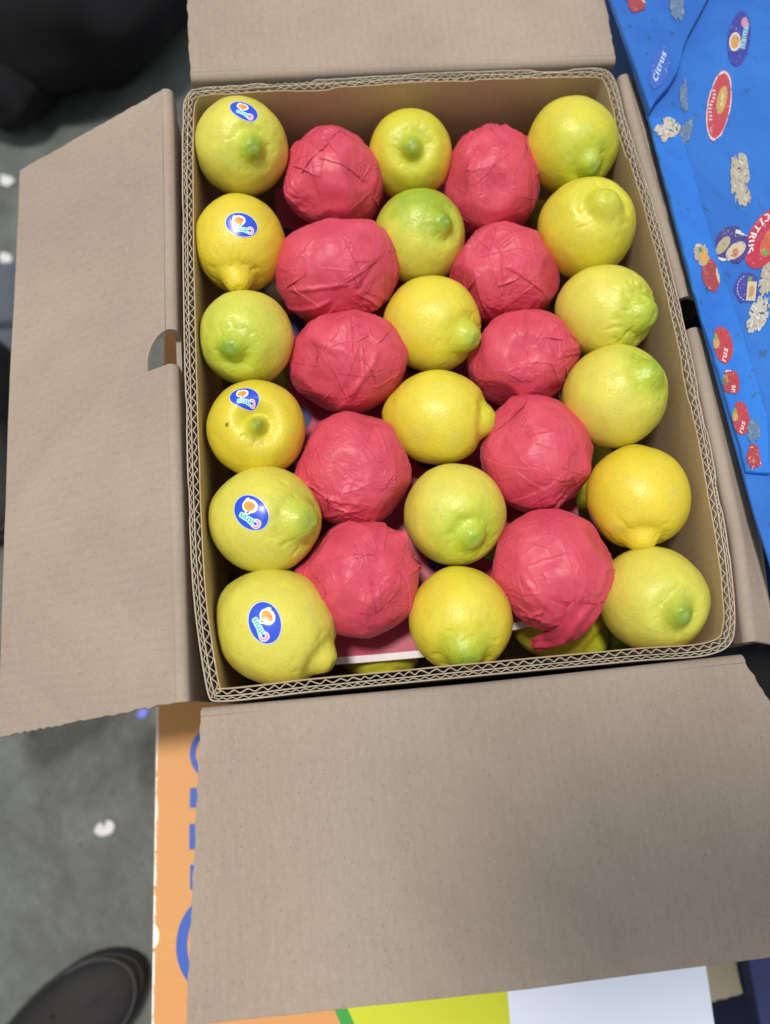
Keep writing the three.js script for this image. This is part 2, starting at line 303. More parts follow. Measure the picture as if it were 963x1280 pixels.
  const deg = Math.PI / 180;

  // the walls of the outer carton
  const wy1 = RIM - 0.0125;
  part('outer_wall', box(-0.1752, -0.1718, BASE - 0.003, wy1, -0.216, 0.216), M.board, carton);
  part('outer_wall', box(0.1758, 0.1792, BASE - 0.003, wy1, -0.214, 0.214), M.board, carton);
  part('outer_wall', box(-0.168, 0.170, BASE - 0.003, wy1, 0.2222, 0.2256), M.board, carton);
  part('outer_wall', box(-0.158, 0.164, BASE - 0.003, wy1, -0.2282, -0.2246), M.board, carton);

  // left flap, drooping, with the half-moon hand hole at its hinge
  {
    const dr = 29 * deg, z0 = -0.2165, z1 = 0.2165, h0 = -0.0247, h1 = 0.0003;
    const b1 = bend(left, z0, h0, dr), b2 = bend(left, h1, z1, dr);
    const moon = [[-0.0247, 0.0008], [-0.0238, 0.0046], [-0.0220, 0.0080], [-0.0192, 0.0112], [-0.0158, 0.0137], [-0.0120, 0.0154], [-0.0080, 0.0165], [-0.0040, 0.0169], [h1, 0.0166]];
    const pts = [...jag([z0, 0], [z0 + 0.004, 0.1475], 0.0035, 0.0005, r), ...jag([z0 + 0.004, 0.1475], [z1 + 0.0085, 0.1520], 0.02, 0.0003, r), ...jag([z1 + 0.0085, 0.1520], [z1, 0], 0.0035, 0.0008, r), [z1, 0], [h1, 0], ...moon.reverse()];
    tag(part('flap', join([...b1.geo, ...b2.geo, flatFlap(left, pts, b1.end)]), M.board, carton), 'left flap drooping with a half-moon hand hole at its hinge');
  }
  // right flap: short slope, then bent down into the gap beside the blue carton
  {
    const dr = 30 * deg, z0 = -0.214, z1 = 0.2135, h0 = -0.0255, h1 = -0.0015;
    const b1 = bend(right, z0, h0, dr), b2 = bend(right, h1, z1, dr);
    const pts = [[z0, 0], ...jag([z0 + 0.001, 0.020], [h0, 0.020], 0.03, 0.0002, r), [h0, 0.020], [h0, 0]];
    const pts2 = [[h1, 0], [h1, 0.020], ...jag([h1 + 0.001, 0.020], [z1 + 0.003, 0.020], 0.03, 0.0002, r), [z1 + 0.003, 0.020], [z1, 0]];
    const e = b1.end, knee = (s, t, y) => right(s, e[0] - e[3] * 0.020 + t, e[1] + e[2] * 0.020 + y);
    const hang = (s0, s1) => grid(12, 4, (u, v) => knee(mix(s0, s1, u), 0.004 * Math.sin(v * 1.5), -0.135 * v), (u, v) => [mix(s0, s1, u), v * 0.135]);
    tag(part('flap', join([...b1.geo, ...b2.geo, flatFlap(right, pts, b1.end), flatFlap(right, pts2, b2.end), hang(z0, h0), hang(h1, z1)]), M.board, carton), 'right flap squeezed down beside the blue carton');
  }
  // front flap, nearly level
  {
    const dr = 0.5 * deg, b = bend(front, -0.1650, 0.1665, dr);
    const pts = [[-0.165, 0], ...jag([-0.1655, 0.001], [-0.1795, 0.160], 0.003, 0.0004, r), ...jag([-0.1795, 0.160], [0.192, 0.163], 0.03, 0.0003, r), ...jag([0.192, 0.163], [0.1775, 0.026], 0.004, 0.0007, r), ...jag([0.1775, 0.026], [0.1665, 0], 0.003, 0.0006, r), [0.1665, 0]];
    tag(part('flap', join([...b.geo, flatFlap(front, pts, b.end)]), M.board, carton), 'front flap lying level towards the viewer');
  }
  // rear flap
  {
    const dr = -1 * deg, b = bend(rear, -0.1555, 0.1625, dr);
    const pts = [...jag([-0.1555, 0], [-0.1555, 0.155], 0.0035, 0.0005, r), ...jag([-0.1555, 0.155], [0.166, 0.155], 0.03, 0.0003, r), ...jag([0.166, 0.155], [0.1625, 0], 0.0035, 0.0005, r), [0.1625, 0]];
    tag(part('flap', join([...b.geo, flatFlap(rear, pts, b.end)]), M.board, carton), 'pale rear flap at the far end of the carton');
  }
}

/* ------------------------------------------------------------------ lemons */
const YELLOW = [0.74, 0.65, 0.05], PALE = [0.71, 0.67, 0.095], LIME = [0.42, 0.56, 0.03], GREEN = [0.16, 0.33, 0.015], GOLD = [0.76, 0.625, 0.04];
const mix3 = (a, b, t) => [mix(a[0], b[0], t), mix(a[1], b[1], t), mix(a[2], b[2], t)];
let stickerMat;
function stickerTexture() {
  return canvasTex(384, 512, (x, w, h) => {
    x.fillStyle = '#2350d8'; x.fillRect(0, 0, w, h);
    x.strokeStyle = '#dfe6f7'; x.lineWidth = 10; x.beginPath(); x.ellipse(w / 2, h / 2, w / 2 - 6, h / 2 - 6, 0, 0, 7); x.stroke();
    // the fruit, white outlined, with its leaf
    x.save(); x.translate(242, 205);
    x.fillStyle = '#f4f7ff'; x.beginPath(); x.ellipse(0, 0, 82, 98, -0.3, 0, 7); x.fill(); x.beginPath(); x.ellipse(-70, 35, 42, 24, 0.5, 0, 7); x.fill(); x.beginPath(); x.ellipse(34, -84, 34, 18, 0.2, 0, 7); x.fill();
    x.fillStyle = '#f3a73c'; x.beginPath(); x.ellipse(-4, -4, 56, 72, -0.3, 0, 7); x.fill();
    x.fillStyle = '#ef8a4d'; x.beginPath(); x.ellipse(20, 26, 30, 38, -0.3, 0, 7); x.fill();
    x.fillStyle = '#5d9a49'; x.beginPath(); x.ellipse(-68, 34, 26, 10, 0.5, 0, 7); x.fill();
    x.restore();
    // the name, reading upwards
    x.save(); x.translate(150, 402); x.rotate(-Math.PI / 2 - 0.22); x.lineJoin = 'round';
    x.font = 'bold 132px sans-serif'; x.lineWidth = 26; x.strokeStyle = '#f6f3fb'; x.fillStyle = '#ee86b4'; x.strokeText('C', -50, 36); x.fillText('C', -50, 36);
    x.font = 'bold 84px sans-serif'; x.lineWidth = 26; x.strokeStyle = '#c9fbff'; x.strokeText('itrus', 40, 18); x.fillStyle = '#3a9c86'; x.fillText('itrus', 40, 18);
    x.restore();
  });
}
function lemon(o) {
  const c = V(...o.c), axis = V(...o.n).normalize();
  const Q = new THREE.Quaternion().setFromUnitVectors(V(0, 1, 0), axis), Qi = Q.clone().invert();
  const r = o.r, el = o.el ?? 1.06, sd = o.seed * 7.31, rr = rng(o.seed * 977 + 3);
  const ta = rr() * 6.28, tx = Math.cos(ta), tz = Math.sin(ta);
  const nh = o.nh ?? 0.006, nw = o.nw ?? 0.0085, gr = o.gr ?? 0.0022, gw = o.gw ?? 0.0055, g0 = nw * 1.55, skew = o.skew ?? 0.35;
  const d = V(0, 0, 0), out = V(0, 0, 0);
  const surf = (dir) => {
    d.copy(dir).applyQuaternion(Qi);
    const cy = Math.max(-1, Math.min(1, d.y)), th = Math.acos(cy), rho = th * r;
    const ph = Math.atan2(d.z, d.x);
    const lob = 1 + skew * Math.cos(ph - ta) + 0.2 * Math.cos(2 * ph + sd);
    let R = r * el / Math.sqrt(Math.pow(Math.cos(th), 2) + Math.pow(el * Math.sin(th), 2));
    R *= 1 + 0.028 * noise(d.x * 1.4 + sd, d.y * 1.4, d.z * 1.4) + 0.006 * noise(d.x * 4 + sd, d.y * 4, d.z * 4 + 9) + 0.002 * noise(d.x * 9 + sd, d.y * 9 + 4, d.z * 9);
    const foot = Math.exp(-Math.pow(rho / (nw * 1.9), 2)) * nh * 0.45;
    const tip = Math.exp(-Math.pow(rho / nw, 2.7)) * nh * (0.72 + 0.08 * noise(d.x * 14, sd, d.z * 14));
    const dimple = -Math.exp(-Math.pow(rho / (nw * 0.32), 2)) * nh * 0.14;
    const gro = -gr * lob * Math.exp(-Math.pow((rho - g0) / gw, 2));
    const crease = -0.0009 * (o.cr ?? 1) * smooth(0, 1, noise(d.x * 7 + sd, d.y * 2, d.z * 7)) * Math.exp(-Math.pow((rho - nw * 1.8) / (nw * 1.2), 2));
    const back = th > 2.5 ? 0.004 * smooth(2.5, 3.14, th) : 0;
    // the neck leans a little, so that the tip is not perfectly central
    R += foot + tip + dimple + gro + crease + back;
    out.copy(dir).multiplyScalar(R); return out;
  };
  const base = o.base ?? YELLOW, gl = o.gl ?? 0.4, gt = o.gt ?? 0.9, gdir = o.gd ? V(...o.gd).normalize() : axis;
  const col = (dir) => {
    d.copy(dir).applyQuaternion(Qi);
    const rho = Math.acos(Math.max(-1, Math.min(1, d.y))) * r, ga = Math.acos(Math.max(-1, Math.min(1, gdir.dot(dir))));
    const n1 = noise(dir.x * 2.6 + sd, dir.y * 2.6, dir.z * 2.6), n2 = noise(dir.x * 9 + sd, dir.y * 9, dir.z * 9), n3 = noise(dir.x * 30, dir.y * 30 + sd, dir.z * 30);
    let k = mix3(base, LIME, Math.max(0, Math.min(1, gl * smooth(o.gs ?? 1.5, 0.15, ga + 0.28 * n1 + 0.06 * n2))));
    k = mix3(k, LIME, gt * 0.7 * smooth(nw * 2.6, nw * 0.6, rho + 0.003 * n1 + 0.001 * n2)); k = mix3(k, GREEN, gt * smooth(nw * 1.25, nw * 0.1, rho + 0.0016 * n2));
    if (o.wash) k = mix3(k, GREEN, o.wash * smooth(1.3, 0.3, ga + 0.35 * n1 + 0.12 * n2));
    if (gt > 0.5) k = mix3(k, [0.42, 0.42, 0.16], 0.7 * smooth(0.0022, 0.0006, rho));
    const m = 1 + 0.07 * n1 + 0.035 * n2 + 0.025 * n3; k = [k[0] * m, k[1] * m, k[2] * m];
    k = mix3(k, [0.75, 0.72, 0.2], 0.18 * smooth(0.15, 0.6, n1 * -1));
    if (o.spot) { const q = Math.acos(Math.min(1, V(...o.spot).normalize().dot(dir))) * r; k = mix3(k, [0.12, 0.07, 0.01], 0.85 * smooth(0.0019, 0.0007, q + 0.0006 * n3)); }
    return k;
  };
  const geo = ballGeometry(o.lo ? 26 : 48, surf, col, r);
  if (!o.st) {
    const m = new THREE.Mesh(geo, M.lemon); m.name = numbered('lemon'); m.position.copy(c); scene.add(m); shade(m);
    return tag(m, o.label, 'lemon', o.lo ? 'lemons of the lower layer' : 'bare lemons in the carton');
  }
  const g = thing('lemon', o.label, 'lemon', o.c, 'bare lemons in the carton');
  part('peel', geo, M.lemon, g);
  // the oval fruit sticker follows the peel
  stickerMat ??= new THREE.MeshPhysicalMaterial({ map: stickerTexture(), roughness: 0.35, clearcoat: 0.3, clearcoatRoughness: 0.25, side: THREE.DoubleSide });
  const s = V(...o.st.d).normalize(), a = o.st.a, L = o.st.l, Wd = L * 0.74;
  let ex = V(1, 0, 0); ex.addScaledVector(s, -ex.dot(s)).normalize(); const ez = V(0, 0, 0).crossVectors(ex, s).normalize(); // ex right, ez towards the viewer
  const lx = ex.clone().multiplyScalar(Math.cos(a)).addScaledVector(ez, -Math.sin(a)), up = lx.clone(); // long axis
  const sx = V(0, 0, 0).crossVectors(up, s).normalize();
  const dd = V(0, 0, 0);
  const patch = (off) => grid(40, 10, (u, v) => { const t = u * Math.PI * 2, q = v; dd.copy(s).addScaledVector(up, Math.sin(t) * q * L / 2 / r).addScaledVector(sx, Math.cos(t) * q * Wd / 2 / r).normalize(); const p = surf(dd).clone(); return p.multiplyScalar(1 + off / r); }, (u, v) => [0.5 + 0.5 * v * Math.cos(u * Math.PI * 2), 0.5 + 0.5 * v * Math.sin(u * Math.PI * 2)]);
  const pg = patch(0.00022); 
  { const n = pg.attributes.normal, p = pg.attributes.position; for (let i = 0; i < n.count; i++) { const nn = V(n.getX(i), n.getY(i), n.getZ(i)); if (nn.dot(V(p.getX(i), p.getY(i), p.getZ(i))) < 0) nn.negate(); n.setXYZ(i, nn.x, nn.y, nn.z); } }
  tag(part('sticker', pg, stickerMat, g), 'blue oval fruit sticker');
  return g;
}
const A = (deg) => deg * Math.PI / 180;
const lemons = [
  // left column, far to near
  { c: [-0.1233, 0.506, -0.1770], r: 0.0338, el: 1.04, n: [0.279, 0.748, 0.603], nh: 0.0045, nw: 0.0075, base: PALE, gl: 0.45, gs: 1.2, st: { d: [0.182, 0.979, -0.094], a: A(148), l: 0.0215 }, seed: 1, label: 'pale stickered lemon with a green nub in the far left corner' },
  { c: [-0.1291, 0.500, -0.1008], r: 0.0328, el: 1.06, n: [-0.058, 0.191, 0.98], nh: 0.0075, nw: 0.008, gt: 0.05, gl: 0.0, base: GOLD, st: { d: [0.152, 0.97, 0.189], a: A(163), l: 0.0235 }, seed: 2, label: 'deep yellow stickered lemon with yellow nipple down, second from the far left corner' },
  { c: [-0.1279, 0.500, -0.0262], r: 0.0325, el: 1.02, n: [-0.242, 0.777, 0.582], nh: 0.0035, nw: 0.0075, base: PALE, gl: 0.75, gs: 1.7, seed: 3, label: 'greenish lemon without sticker beside the hand hole flap' },
  { c: [-0.1250, 0.500, 0.0411], r: 0.0330, el: 0.98, n: [0.109, 0.957, 0.267], nh: 0.0032, nw: 0.0062, gr: 0.0066, gw: 0.0065, skew: 0.5, base: GOLD, gl: 0.12, gt: 0.75, st: { d: [-0.121, 0.934, -0.337], a: A(158), l: 0.0215 }, spot: [-0.5, 0.86, 0.2], seed: 4, label: 'golden lemon with a ringed green dimple and a small dark spot under its sticker' },
  { c: [-0.1237, 0.496, 0.1039], r: 0.0352, el: 1.10, n: [0.70, 0.677, 0.228], nh: 0.0060, nw: 0.0095, base: PALE, gl: 0.35, gs: 1.1, gt: 0.6, st: { d: [-0.148, 0.984, 0.099], a: A(132), l: 0.0265 }, seed: 5, label: 'lemon with tilted sticker left of its green nipple, second from the near left corner' },
  { c: [-0.1205, 0.492, 0.1740], r: 0.0368, el: 1.07, n: [0.76, 0.172, 0.626], nh: 0.0055, nw: 0.0085, base: PALE, gl: 0.02, gt: 0.12, st: { d: [-0.11, 0.993, 0.032], a: A(103), l: 0.028 }, seed: 6, label: 'large pale lemon with an upright sticker in the near left corner' },
  // middle column
  { c: [0.0030, 0.490, -0.1762], r: 0.0322, el: 1.0, n: [-0.063, 0.882, 0.467], nh: 0.004, nw: 0.0072, gr: 0.004, gw: 0.006, gl: 0.55, gs: 1.6, seed: 7, base: YELLOW, label: 'small lemon with ringed green stem end by the far wall between two pink wraps' },
  { c: [0.0029, 0.488, -0.1060], r: 0.0340, el: 1.02, n: [0.367, 0.887, 0.281], nh: 0.004, nw: 0.0075, gl: 0.95, gs: 2.2, wash: 0.42, gd: [0.1, 0.8, -0.5], base: PALE, seed: 8, label: 'greenest lemon, dark green on top, second down in the middle column' },
  { c: [0.0042, 0.488, -0.0337], r: 0.0342, el: 1.06, n: [0.597, 0.531, 0.602], nh: 0.007, nw: 0.0085, gl: 0.35, gs: 1.0, gt: 0.7, seed: 9, label: 'yellow lemon with green nipple at lower right, third down in the middle column' },
  { c: [0.0007, 0.488, 0.0381], r: 0.0332, el: 1.08, n: [0.945, 0.228, 0.237], nh: 0.0040, nw: 0.009, gl: 0.25, gs: 1.0, gt: 0.3, seed: 10, base: YELLOW, label: 'yellow lemon with its nipple pointing right into the pink wrap beside it' },
  { c: [0.0041, 0.488, 0.1088], r: 0.0344, el: 1.02, n: [0.169, 0.737, 0.654], nh: 0.003, nw: 0.0075, gl: 0.95, gs: 1.25, gt: 0.55, base: PALE, seed: 11, label: 'shiny lemon with a broad light green end, fifth down in the middle column' },
  { c: [-0.0007, 0.488, 0.1798], r: 0.0340, el: 1.05, n: [-0.097, 0.686, 0.721], nh: 0.0045, nw: 0.0095, gl: 0.5, gs: 1.0, gt: 0.75, seed: 12, label: 'lemon with a dark green nipple touching the near wall in the middle column' },
  // right column
  { c: [0.1236, 0.506, -0.1645], r: 0.0338, el: 1.04, n: [0.139, 0.479, 0.867], nh: 0.0055, nw: 0.007, gl: 0.7, gs: 1.9, base: YELLOW, seed: 13, label: 'greenish yellow lemon with a green nub facing down in the far right corner' },
  { c: [0.1241, 0.503, -0.0950], r: 0.0352, el: 1.05, n: [0.084, 0.993, 0.086], nh: 0.0045, nw: 0.0095, gr: 0.003, skew: 0.8, gl: 0.35, gs: 1.6, gt: 0.15, seed: 14, label: 'lemon with a blunt yellow nipple pointing up, second from the far right corner' },
  { c: [0.1275, 0.500, -0.0286], r: 0.0328, el: 1.09, n: [0.55, 0.695, 0.464], nh: 0.005, nw: 0.0095, gl: 0.75, gs: 1.2, gt: 0.35, base: PALE, cr: 2.5, seed: 15, label: 'lightly scarred lemon with green nipple beside the black slot in the right flap' },
  { c: [0.1238, 0.500, 0.0369], r: 0.0352, el: 1.05, n: [0.426, 0.901, -0.078], nh: 0.0035, nw: 0.0085, gl: 0.8, gs: 1.0, gt: 0.5, base: PALE, seed: 16, label: 'pale lemon with green end at the upper right, fourth down in the right column' },
  { c: [0.1283, 0.497, 0.1098], r: 0.0340, el: 1.04, n: [-0.172, 0.251, 0.953], nh: 0.0040, nw: 0.0085, gl: 0.0, gt: 0.05, base: GOLD, seed: 17, label: 'plain golden yellow lemon with its yellow nipple down, second from the near right corner' },
  { c: [0.1272, 0.494, 0.1790], r: 0.0348, el: 1.05, n: [0.056, 0.925, 0.377], nh: 0.0050, nw: 0.0075, gr: 0.003, gl: 0.25, gs: 1.2, seed: 18, base: PALE, label: 'lemon with a curled green nub in the near right corner' },
  // lower layer, peeping through the gaps
  { c: [-0.0510, 0.403, 0.1760], r: 0.0355, n: [0, 0.3, 1], lo: 1, seed: 21, label: 'lower lemon below white edged paper at the near wall, left of the middle' },
  { c: [0.0820, 0.4245, 0.1735], r: 0.0365, n: [0.5, 0.2, 0.6], lo: 1, gl: 0.2, seed: 22, label: 'lower lemon showing half under the pink wrap with the twisted tail' },
  { c: [0.1370, 0.412, 0.1740], r: 0.034, n: [-0.3, 0.4, 0.6], lo: 1, gl: 0.8, base: LIME, seed: 23, label: 'greenish lower lemon in the gap left of the near right corner lemon' },
  { c: [0.1200, 0.400, 0.0600], r: 0.034, n: [0, 1, 0], lo: 1, seed: 24, label: 'lower lemon peeping between the fourth and fifth lemons of the right column' },
  { c: [0.1130, 0.400, -0.1550], r: 0.034, n: [0, 1, 0], lo: 1, seed: 25, label: 'lower lemon peeping beside the far right pink wrap' },
  { c: [-0.1200, 0.400, 0.1250], r: 0.034, n: [0, 1, 0], lo: 1, seed: 26, label: 'lower lemon glimpsed between the two nearest lemons of the left column' },
  { c: [-0.1220, 0.400, -0.0150], r: 0.034, n: [0, 1, 0], lo: 1, base: LIME, seed: 27, label: 'dim lower lemon below the gap between greenish and golden lemons at left' },
  { c: [-0.1140, 0.402, -0.0640], r: 0.034, n: [0, 1, 0], lo: 1, seed: 29, label: 'dim lower lemon glimpsed between the second and third lemons of the left column' },
  { c: [0.0360, 0.400, 0.1300], r: 0.033, n: [0, 1, 0], lo: 1, seed: 28, label: 'lower lemon glimpsed beside the nearest middle lemon and a pink wrap' },
];
lemons.forEach(lemon);

/* ------------------------------------------------------------------ fruit in pink tissue */
function wrapped(o) {
  const r = rng(o.seed * 131 + 7), ax = o.r, sd = o.seed * 3.7;
  const rnd = () => { let v; do v = V(r() * 2 - 1, r() * 2 - 1, r() * 2 - 1); while (v.lengthSq() > 1 || v.lengthSq() < 0.01); return v.normalize(); };
  const turn = new THREE.Quaternion().setFromAxisAngle(V(0, 1, 0), o.turn ?? 0), ti = turn.clone().invert();
  const planes = []; for (let i = 0; i < 20; i++) { const n = rnd(); planes.push([n, 0.925 + 0.08 * r()]); }
  const g = o.g ? V(...o.g).normalize() : rnd(); if (!o.g && g.y < 0) g.y *= -1;
  const folds = [];
  const tangent = (p) => { const q = rnd(); return q.addScaledVector(p, -q.dot(p)).normalize(); };
  for (let i = 0; i < 11; i++) { // overlapping folds fanning out from the gathered point
    const p = g.clone().addScaledVector(rnd(), 0.25 + 0.3 * r()).normalize(), t = p.clone().multiplyScalar(p.dot(g)).sub(g).addScaledVector(tangent(p), 0.35).normalize();
    t.addScaledVector(p, -t.dot(p)).normalize();
    folds.push({ p, t, n: V(0, 0, 0).crossVectors(p, t), len: 0.5 + 1.1 * r(), h: (0.0006 + 0.0009 * r()), w: 0.16 + 0.34 * r(), step: r() < 0.7, b: (r() - 0.5) * 0.5 });
  }
  for (let i = 0; i < 16; i++) { // stray creases
    const p = rnd(); if (p.y < -0.1) p.y *= -1; const t = tangent(p);
    folds.push({ p, t, n: V(0, 0, 0).crossVectors(p, t), len: 0.35 + 0.9 * r(), h: (0.00025 + 0.0005 * r()), w: 0.05 + 0.14 * r(), step: r() < 0.5, b: (r() - 0.5) * 0.7 });
  }
  const ears = (o.ears ?? []).map(([x, y, z, h, w]) => [V(x, y, z).normalize(), h, w]);
  const d = V(0, 0, 0), out = V(0, 0, 0);
  const surf = (dir) => {
    d.copy(dir).applyQuaternion(ti);
    const E = 1 / Math.sqrt(Math.pow(d.x / ax[0], 2) + Math.pow(d.y / ax[1], 2) + Math.pow(d.z / ax[2], 2));
    let m = 0; const K = 130; // soft minimum of the facets pulled taut
    m += Math.exp(-K * 1.03);
    for (const [n, q] of planes) { const c = n.dot(dir); if (c > 0.35) m += Math.exp(-K * Math.min(1.2, q / c)); }
    let R = E * (-Math.log(m) / K + 0.008);
    R += 0.0016 * noise(dir.x * 2.2 + sd, dir.y * 2.2, dir.z * 2.2) + 0.0002 * noise(dir.x * 8 + sd, dir.y * 8, dir.z * 8 + 3);
    for (const f of folds) {
      const c = dir.dot(f.p); if (c < -0.1) continue;
      const a = Math.atan2(dir.dot(f.t), c); if (a < -0.02 || a > f.len) continue;
      const s = dir.dot(f.n) + f.b * a * (a - f.len) * 0.6 + 0.02 * noise(a * 6 + sd, f.h * 9000, 1);
      const win = smooth(-0.02, 0.14, a) * smooth(f.len, f.len * 0.55, a);
      if (f.step) { if (s > -0.012) R += f.h * win * smooth(-0.012, 0.002, s) * Math.exp(-Math.max(0, s) / f.w); }
      else R += f.h * 0.9 * win * Math.exp(-Math.pow(s / (f.w * 0.16), 2));
    }
    const rid = 1 - Math.abs(noise(dir.x * 5 + sd, dir.y * 5 + 2 * noise(dir.x * 3, dir.y * 3, dir.z * 3 + sd), dir.z * 5)) * 2.2; R += 0.0005 * Math.pow(Math.max(0, rid), 9) * smooth(-0.1, 0.3, noise(dir.x * 2 + sd + 7, dir.y * 2, dir.z * 2));
    for (const [e, h, w] of ears) { const q = Math.acos(Math.min(1, e.dot(dir))); R += h * Math.exp(-Math.pow(q / w, 1.6)) * (1 + 0.25 * noise(dir.x * 16, dir.y * 16, sd)); }
    out.copy(dir).multiplyScalar(R); return out;
  };
  const col = (dir) => { const n = noise(dir.x * 3 + sd, dir.y * 3, dir.z * 3), n2 = noise(dir.x * 14 + sd, dir.y * 14, dir.z * 14), k = 1 + 0.09 * n + 0.04 * n2; return [0.62 * k, (0.066 + 0.010 * n) * k, 0.117 * k]; };
  const geo = ballGeometry(o.n ?? 116, surf, col, ax[0]);
  const grp = thing('wrapped_fruit', o.label, 'wrapped fruit', o.c, 'fruit wrapped in pink tissue');
  part('wrapper', geo, M.tissue, grp);
  // loose corners and overlapping edges of the tissue lying on the wrapped fruit
  for (let k = 0; k < 4; k++) {
    const s0 = k < 2 ? g.clone().addScaledVector(rnd(), 0.55).normalize() : rnd(); if (s0.y < 0.1) s0.y = 0.1 + r() * 0.5; s0.normalize();
    const up = tangent(s0), sx = V(0, 0, 0).crossVectors(up, s0).normalize(), L = 0.35 + 0.45 * r(), Wd = 0.45 + 0.6 * r(), sk = (r() - 0.5) * 0.8, lift = 0.0004 + 0.0012 * r(), ph = r() * 6, dd = V(0, 0, 0), C = V(0.62, 0.067, 0.119).multiplyScalar(0.94 + 0.1 * r());
    const fg = grid(22, 26, (u, v) => {
      const w = Wd * (1 - 0.86 * Math.pow(v, 1.2)) * (1 + 0.05 * Math.sin(v * 9 + ph)), q = u - 0.5 + sk * v * 0.5;
      dd.copy(s0).addScaledVector(up, (v - 0.45) * L).addScaledVector(sx, q * w).normalize();
      const edge = Math.max(Math.pow(Math.abs(u - 0.5) * 2, 4), Math.pow(v, 5));
      const p = surf(dd).clone(), R = p.length();
      return p.multiplyScalar((R + 0.00035 - 0.0011 * smooth(0.12, 0, v) + edge * lift * smooth(0, 0.5, v) * (0.55 + 0.45 * Math.sin(v * 5 + u * 4 + ph)) + 0.0004 * noise(u * 5, v * 6, ph)) / R);
    }, (u, v) => [u * Wd * 0.04 + k * 0.03, v * L * 0.04]);
    const n = fg.attributes.position.count, cc = new Float32Array(n * 3); for (let i = 0; i < n; i++) { cc[3 * i] = C.x; cc[3 * i + 1] = C.y; cc[3 * i + 2] = C.z; } fg.setAttribute('color', new THREE.BufferAttribute(cc, 3));
    part('tissue_fold', fg, M.tissue, grp);
  }
  if (!o.tail) return grp;
  // twisted, flattened end of the tissue lying down the front
  const pts = o.tail.map((p) => V(...p)), cv = new THREE.CatmullRomCurve3(pts);
  const tg = grid(28, 40, (u, v) => {
    const p = cv.getPoint(v), t = cv.getTangent(v), up = p.clone().normalize(), sx = V(0, 0, 0).crossVectors(t, up).normalize(); up.crossVectors(sx, t).normalize();
    const a = u * Math.PI * 2, wd = mix(0.0130, 0.0048, smooth(0, 0.8, v)) * (v > 0.97 ? 0.9 : 1), ht = 0.0042 * (1 + 0.5 * Math.sin(v * 3));
    const rip = 1 + 0.16 * Math.sin(a * 5 + v * 5 + Math.sin(v * 7)) + 0.2 * noise(Math.cos(a) * 2, Math.sin(a) * 2, v * 7);
    return p.clone().addScaledVector(sx, Math.cos(a) * wd * rip).addScaledVector(up, Math.sin(a) * ht * rip);
  }, (u, v) => [u * 0.05, v * 0.06]);
  const cc = new Float32Array(tg.attributes.position.count * 3); for (let i = 0; i < cc.length; i += 3) { cc[i] = 0.62; cc[i + 1] = 0.06; cc[i + 2] = 0.115; } tg.setAttribute('color', new THREE.BufferAttribute(cc, 3));
  tag(part('wrapper_tail', tg, M.tissue, grp), 'twisted end of the tissue hanging down');
  return grp;
}
const wraps = [
  { c: [-0.0566, 0.484, -0.1605], r: [0.0365, 0.0365, 0.0372], g: [-0.5, 0.75, -0.3], seed: 63, ears: [[-0.75, 0.35, 0.45, 0.006, 0.25]], label: 'round pink tissue wrapped fruit nearest the far left corner' },
  { c: [-0.0615, 0.490, -0.0810], r: [0.0450, 0.0370, 0.0355], turn: 0.12, g: [0.1, 0.5, 0.85], seed: 42, ears: [[0.6, 0.7, -0.5, 0.004, 0.3], [0.6, 0.1, 0.8, 0.005, 0.25]], label: 'widest pink wrapped fruit, second in the left pink column' },
  { c: [-0.0600, 0.484, -0.0106], r: [0.0410, 0.0360, 0.0345], turn: -0.1, g: [0.3, 0.9, 0.2], seed: 43, ears: [[0.95, 0.15, -0.25, 0.006, 0.45]], label: 'pink wrapped fruit with a blunt pointed right end, third in the left pink column' },
  { c: [-0.0612, 0.484, 0.0696], r: [0.0385, 0.0365, 0.0385], g: [0.2, 0.6, 0.75], seed: 44, ears: [[-0.9, 0.2, 0.3, 0.006, 0.22]], label: 'pink wrapped fruit with a pale sheen, fourth in the left pink column' },
  { c: [-0.0637, 0.484, 0.1468], r: [0.0385, 0.0365, 0.0375], g: [0.4, 0.9, -0.1], seed: 45, ears: [[0.72, 0.5, -0.55, 0.006, 0.16], [-0.95, 0.1, -0.1, 0.005, 0.2]], label: 'pink wrapped fruit nearest the near wall in the left pink column' },
  { c: [0.0649, 0.484, -0.1515], r: [0.0350, 0.0365, 0.0405], g: [0.0, 0.8, -0.6], seed: 56, label: 'tall pink wrapped fruit by the far wall in the right pink column' },
  { c: [0.0640, 0.484, -0.0725], r: [0.0395, 0.0365, 0.0355], turn: -0.3, g: [-0.5, 0.85, 0.1], seed: 47, label: 'pink wrapped fruit with a long diagonal fold, second in the right pink column' },
  { c: [0.0673, 0.484, -0.0035], r: [0.0385, 0.0355, 0.0330], turn: 0.15, g: [0.1, 0.95, 0.1], seed: 48, ears: [[0.95, 0.2, -0.1, 0.004, 0.35]], label: 'crumpled flattish pink wrapped fruit, third in the right pink column' },
  { c: [0.0671, 0.484, 0.0682], r: [0.0380, 0.0365, 0.0405], g: [0.2, 0.6, 0.8], seed: 49, label: 'tall pink wrapped fruit, fourth in the right pink column, beside golden lemon' },
  { c: [0.0636, 0.488, 0.1523], r: [0.0392, 0.0365, 0.0388], g: [0.1, 0.55, 0.8], seed: 50, tail: [[0.014, 0.026, 0.026], [0.008, 0.016, 0.037], [0.002, 0.004, 0.043], [-0.004, -0.010, 0.045], [-0.011, -0.024, 0.0465]], label: 'pink wrapped fruit with a twisted tissue tail hanging towards the near wall' },
];
wraps.forEach(wrapped);

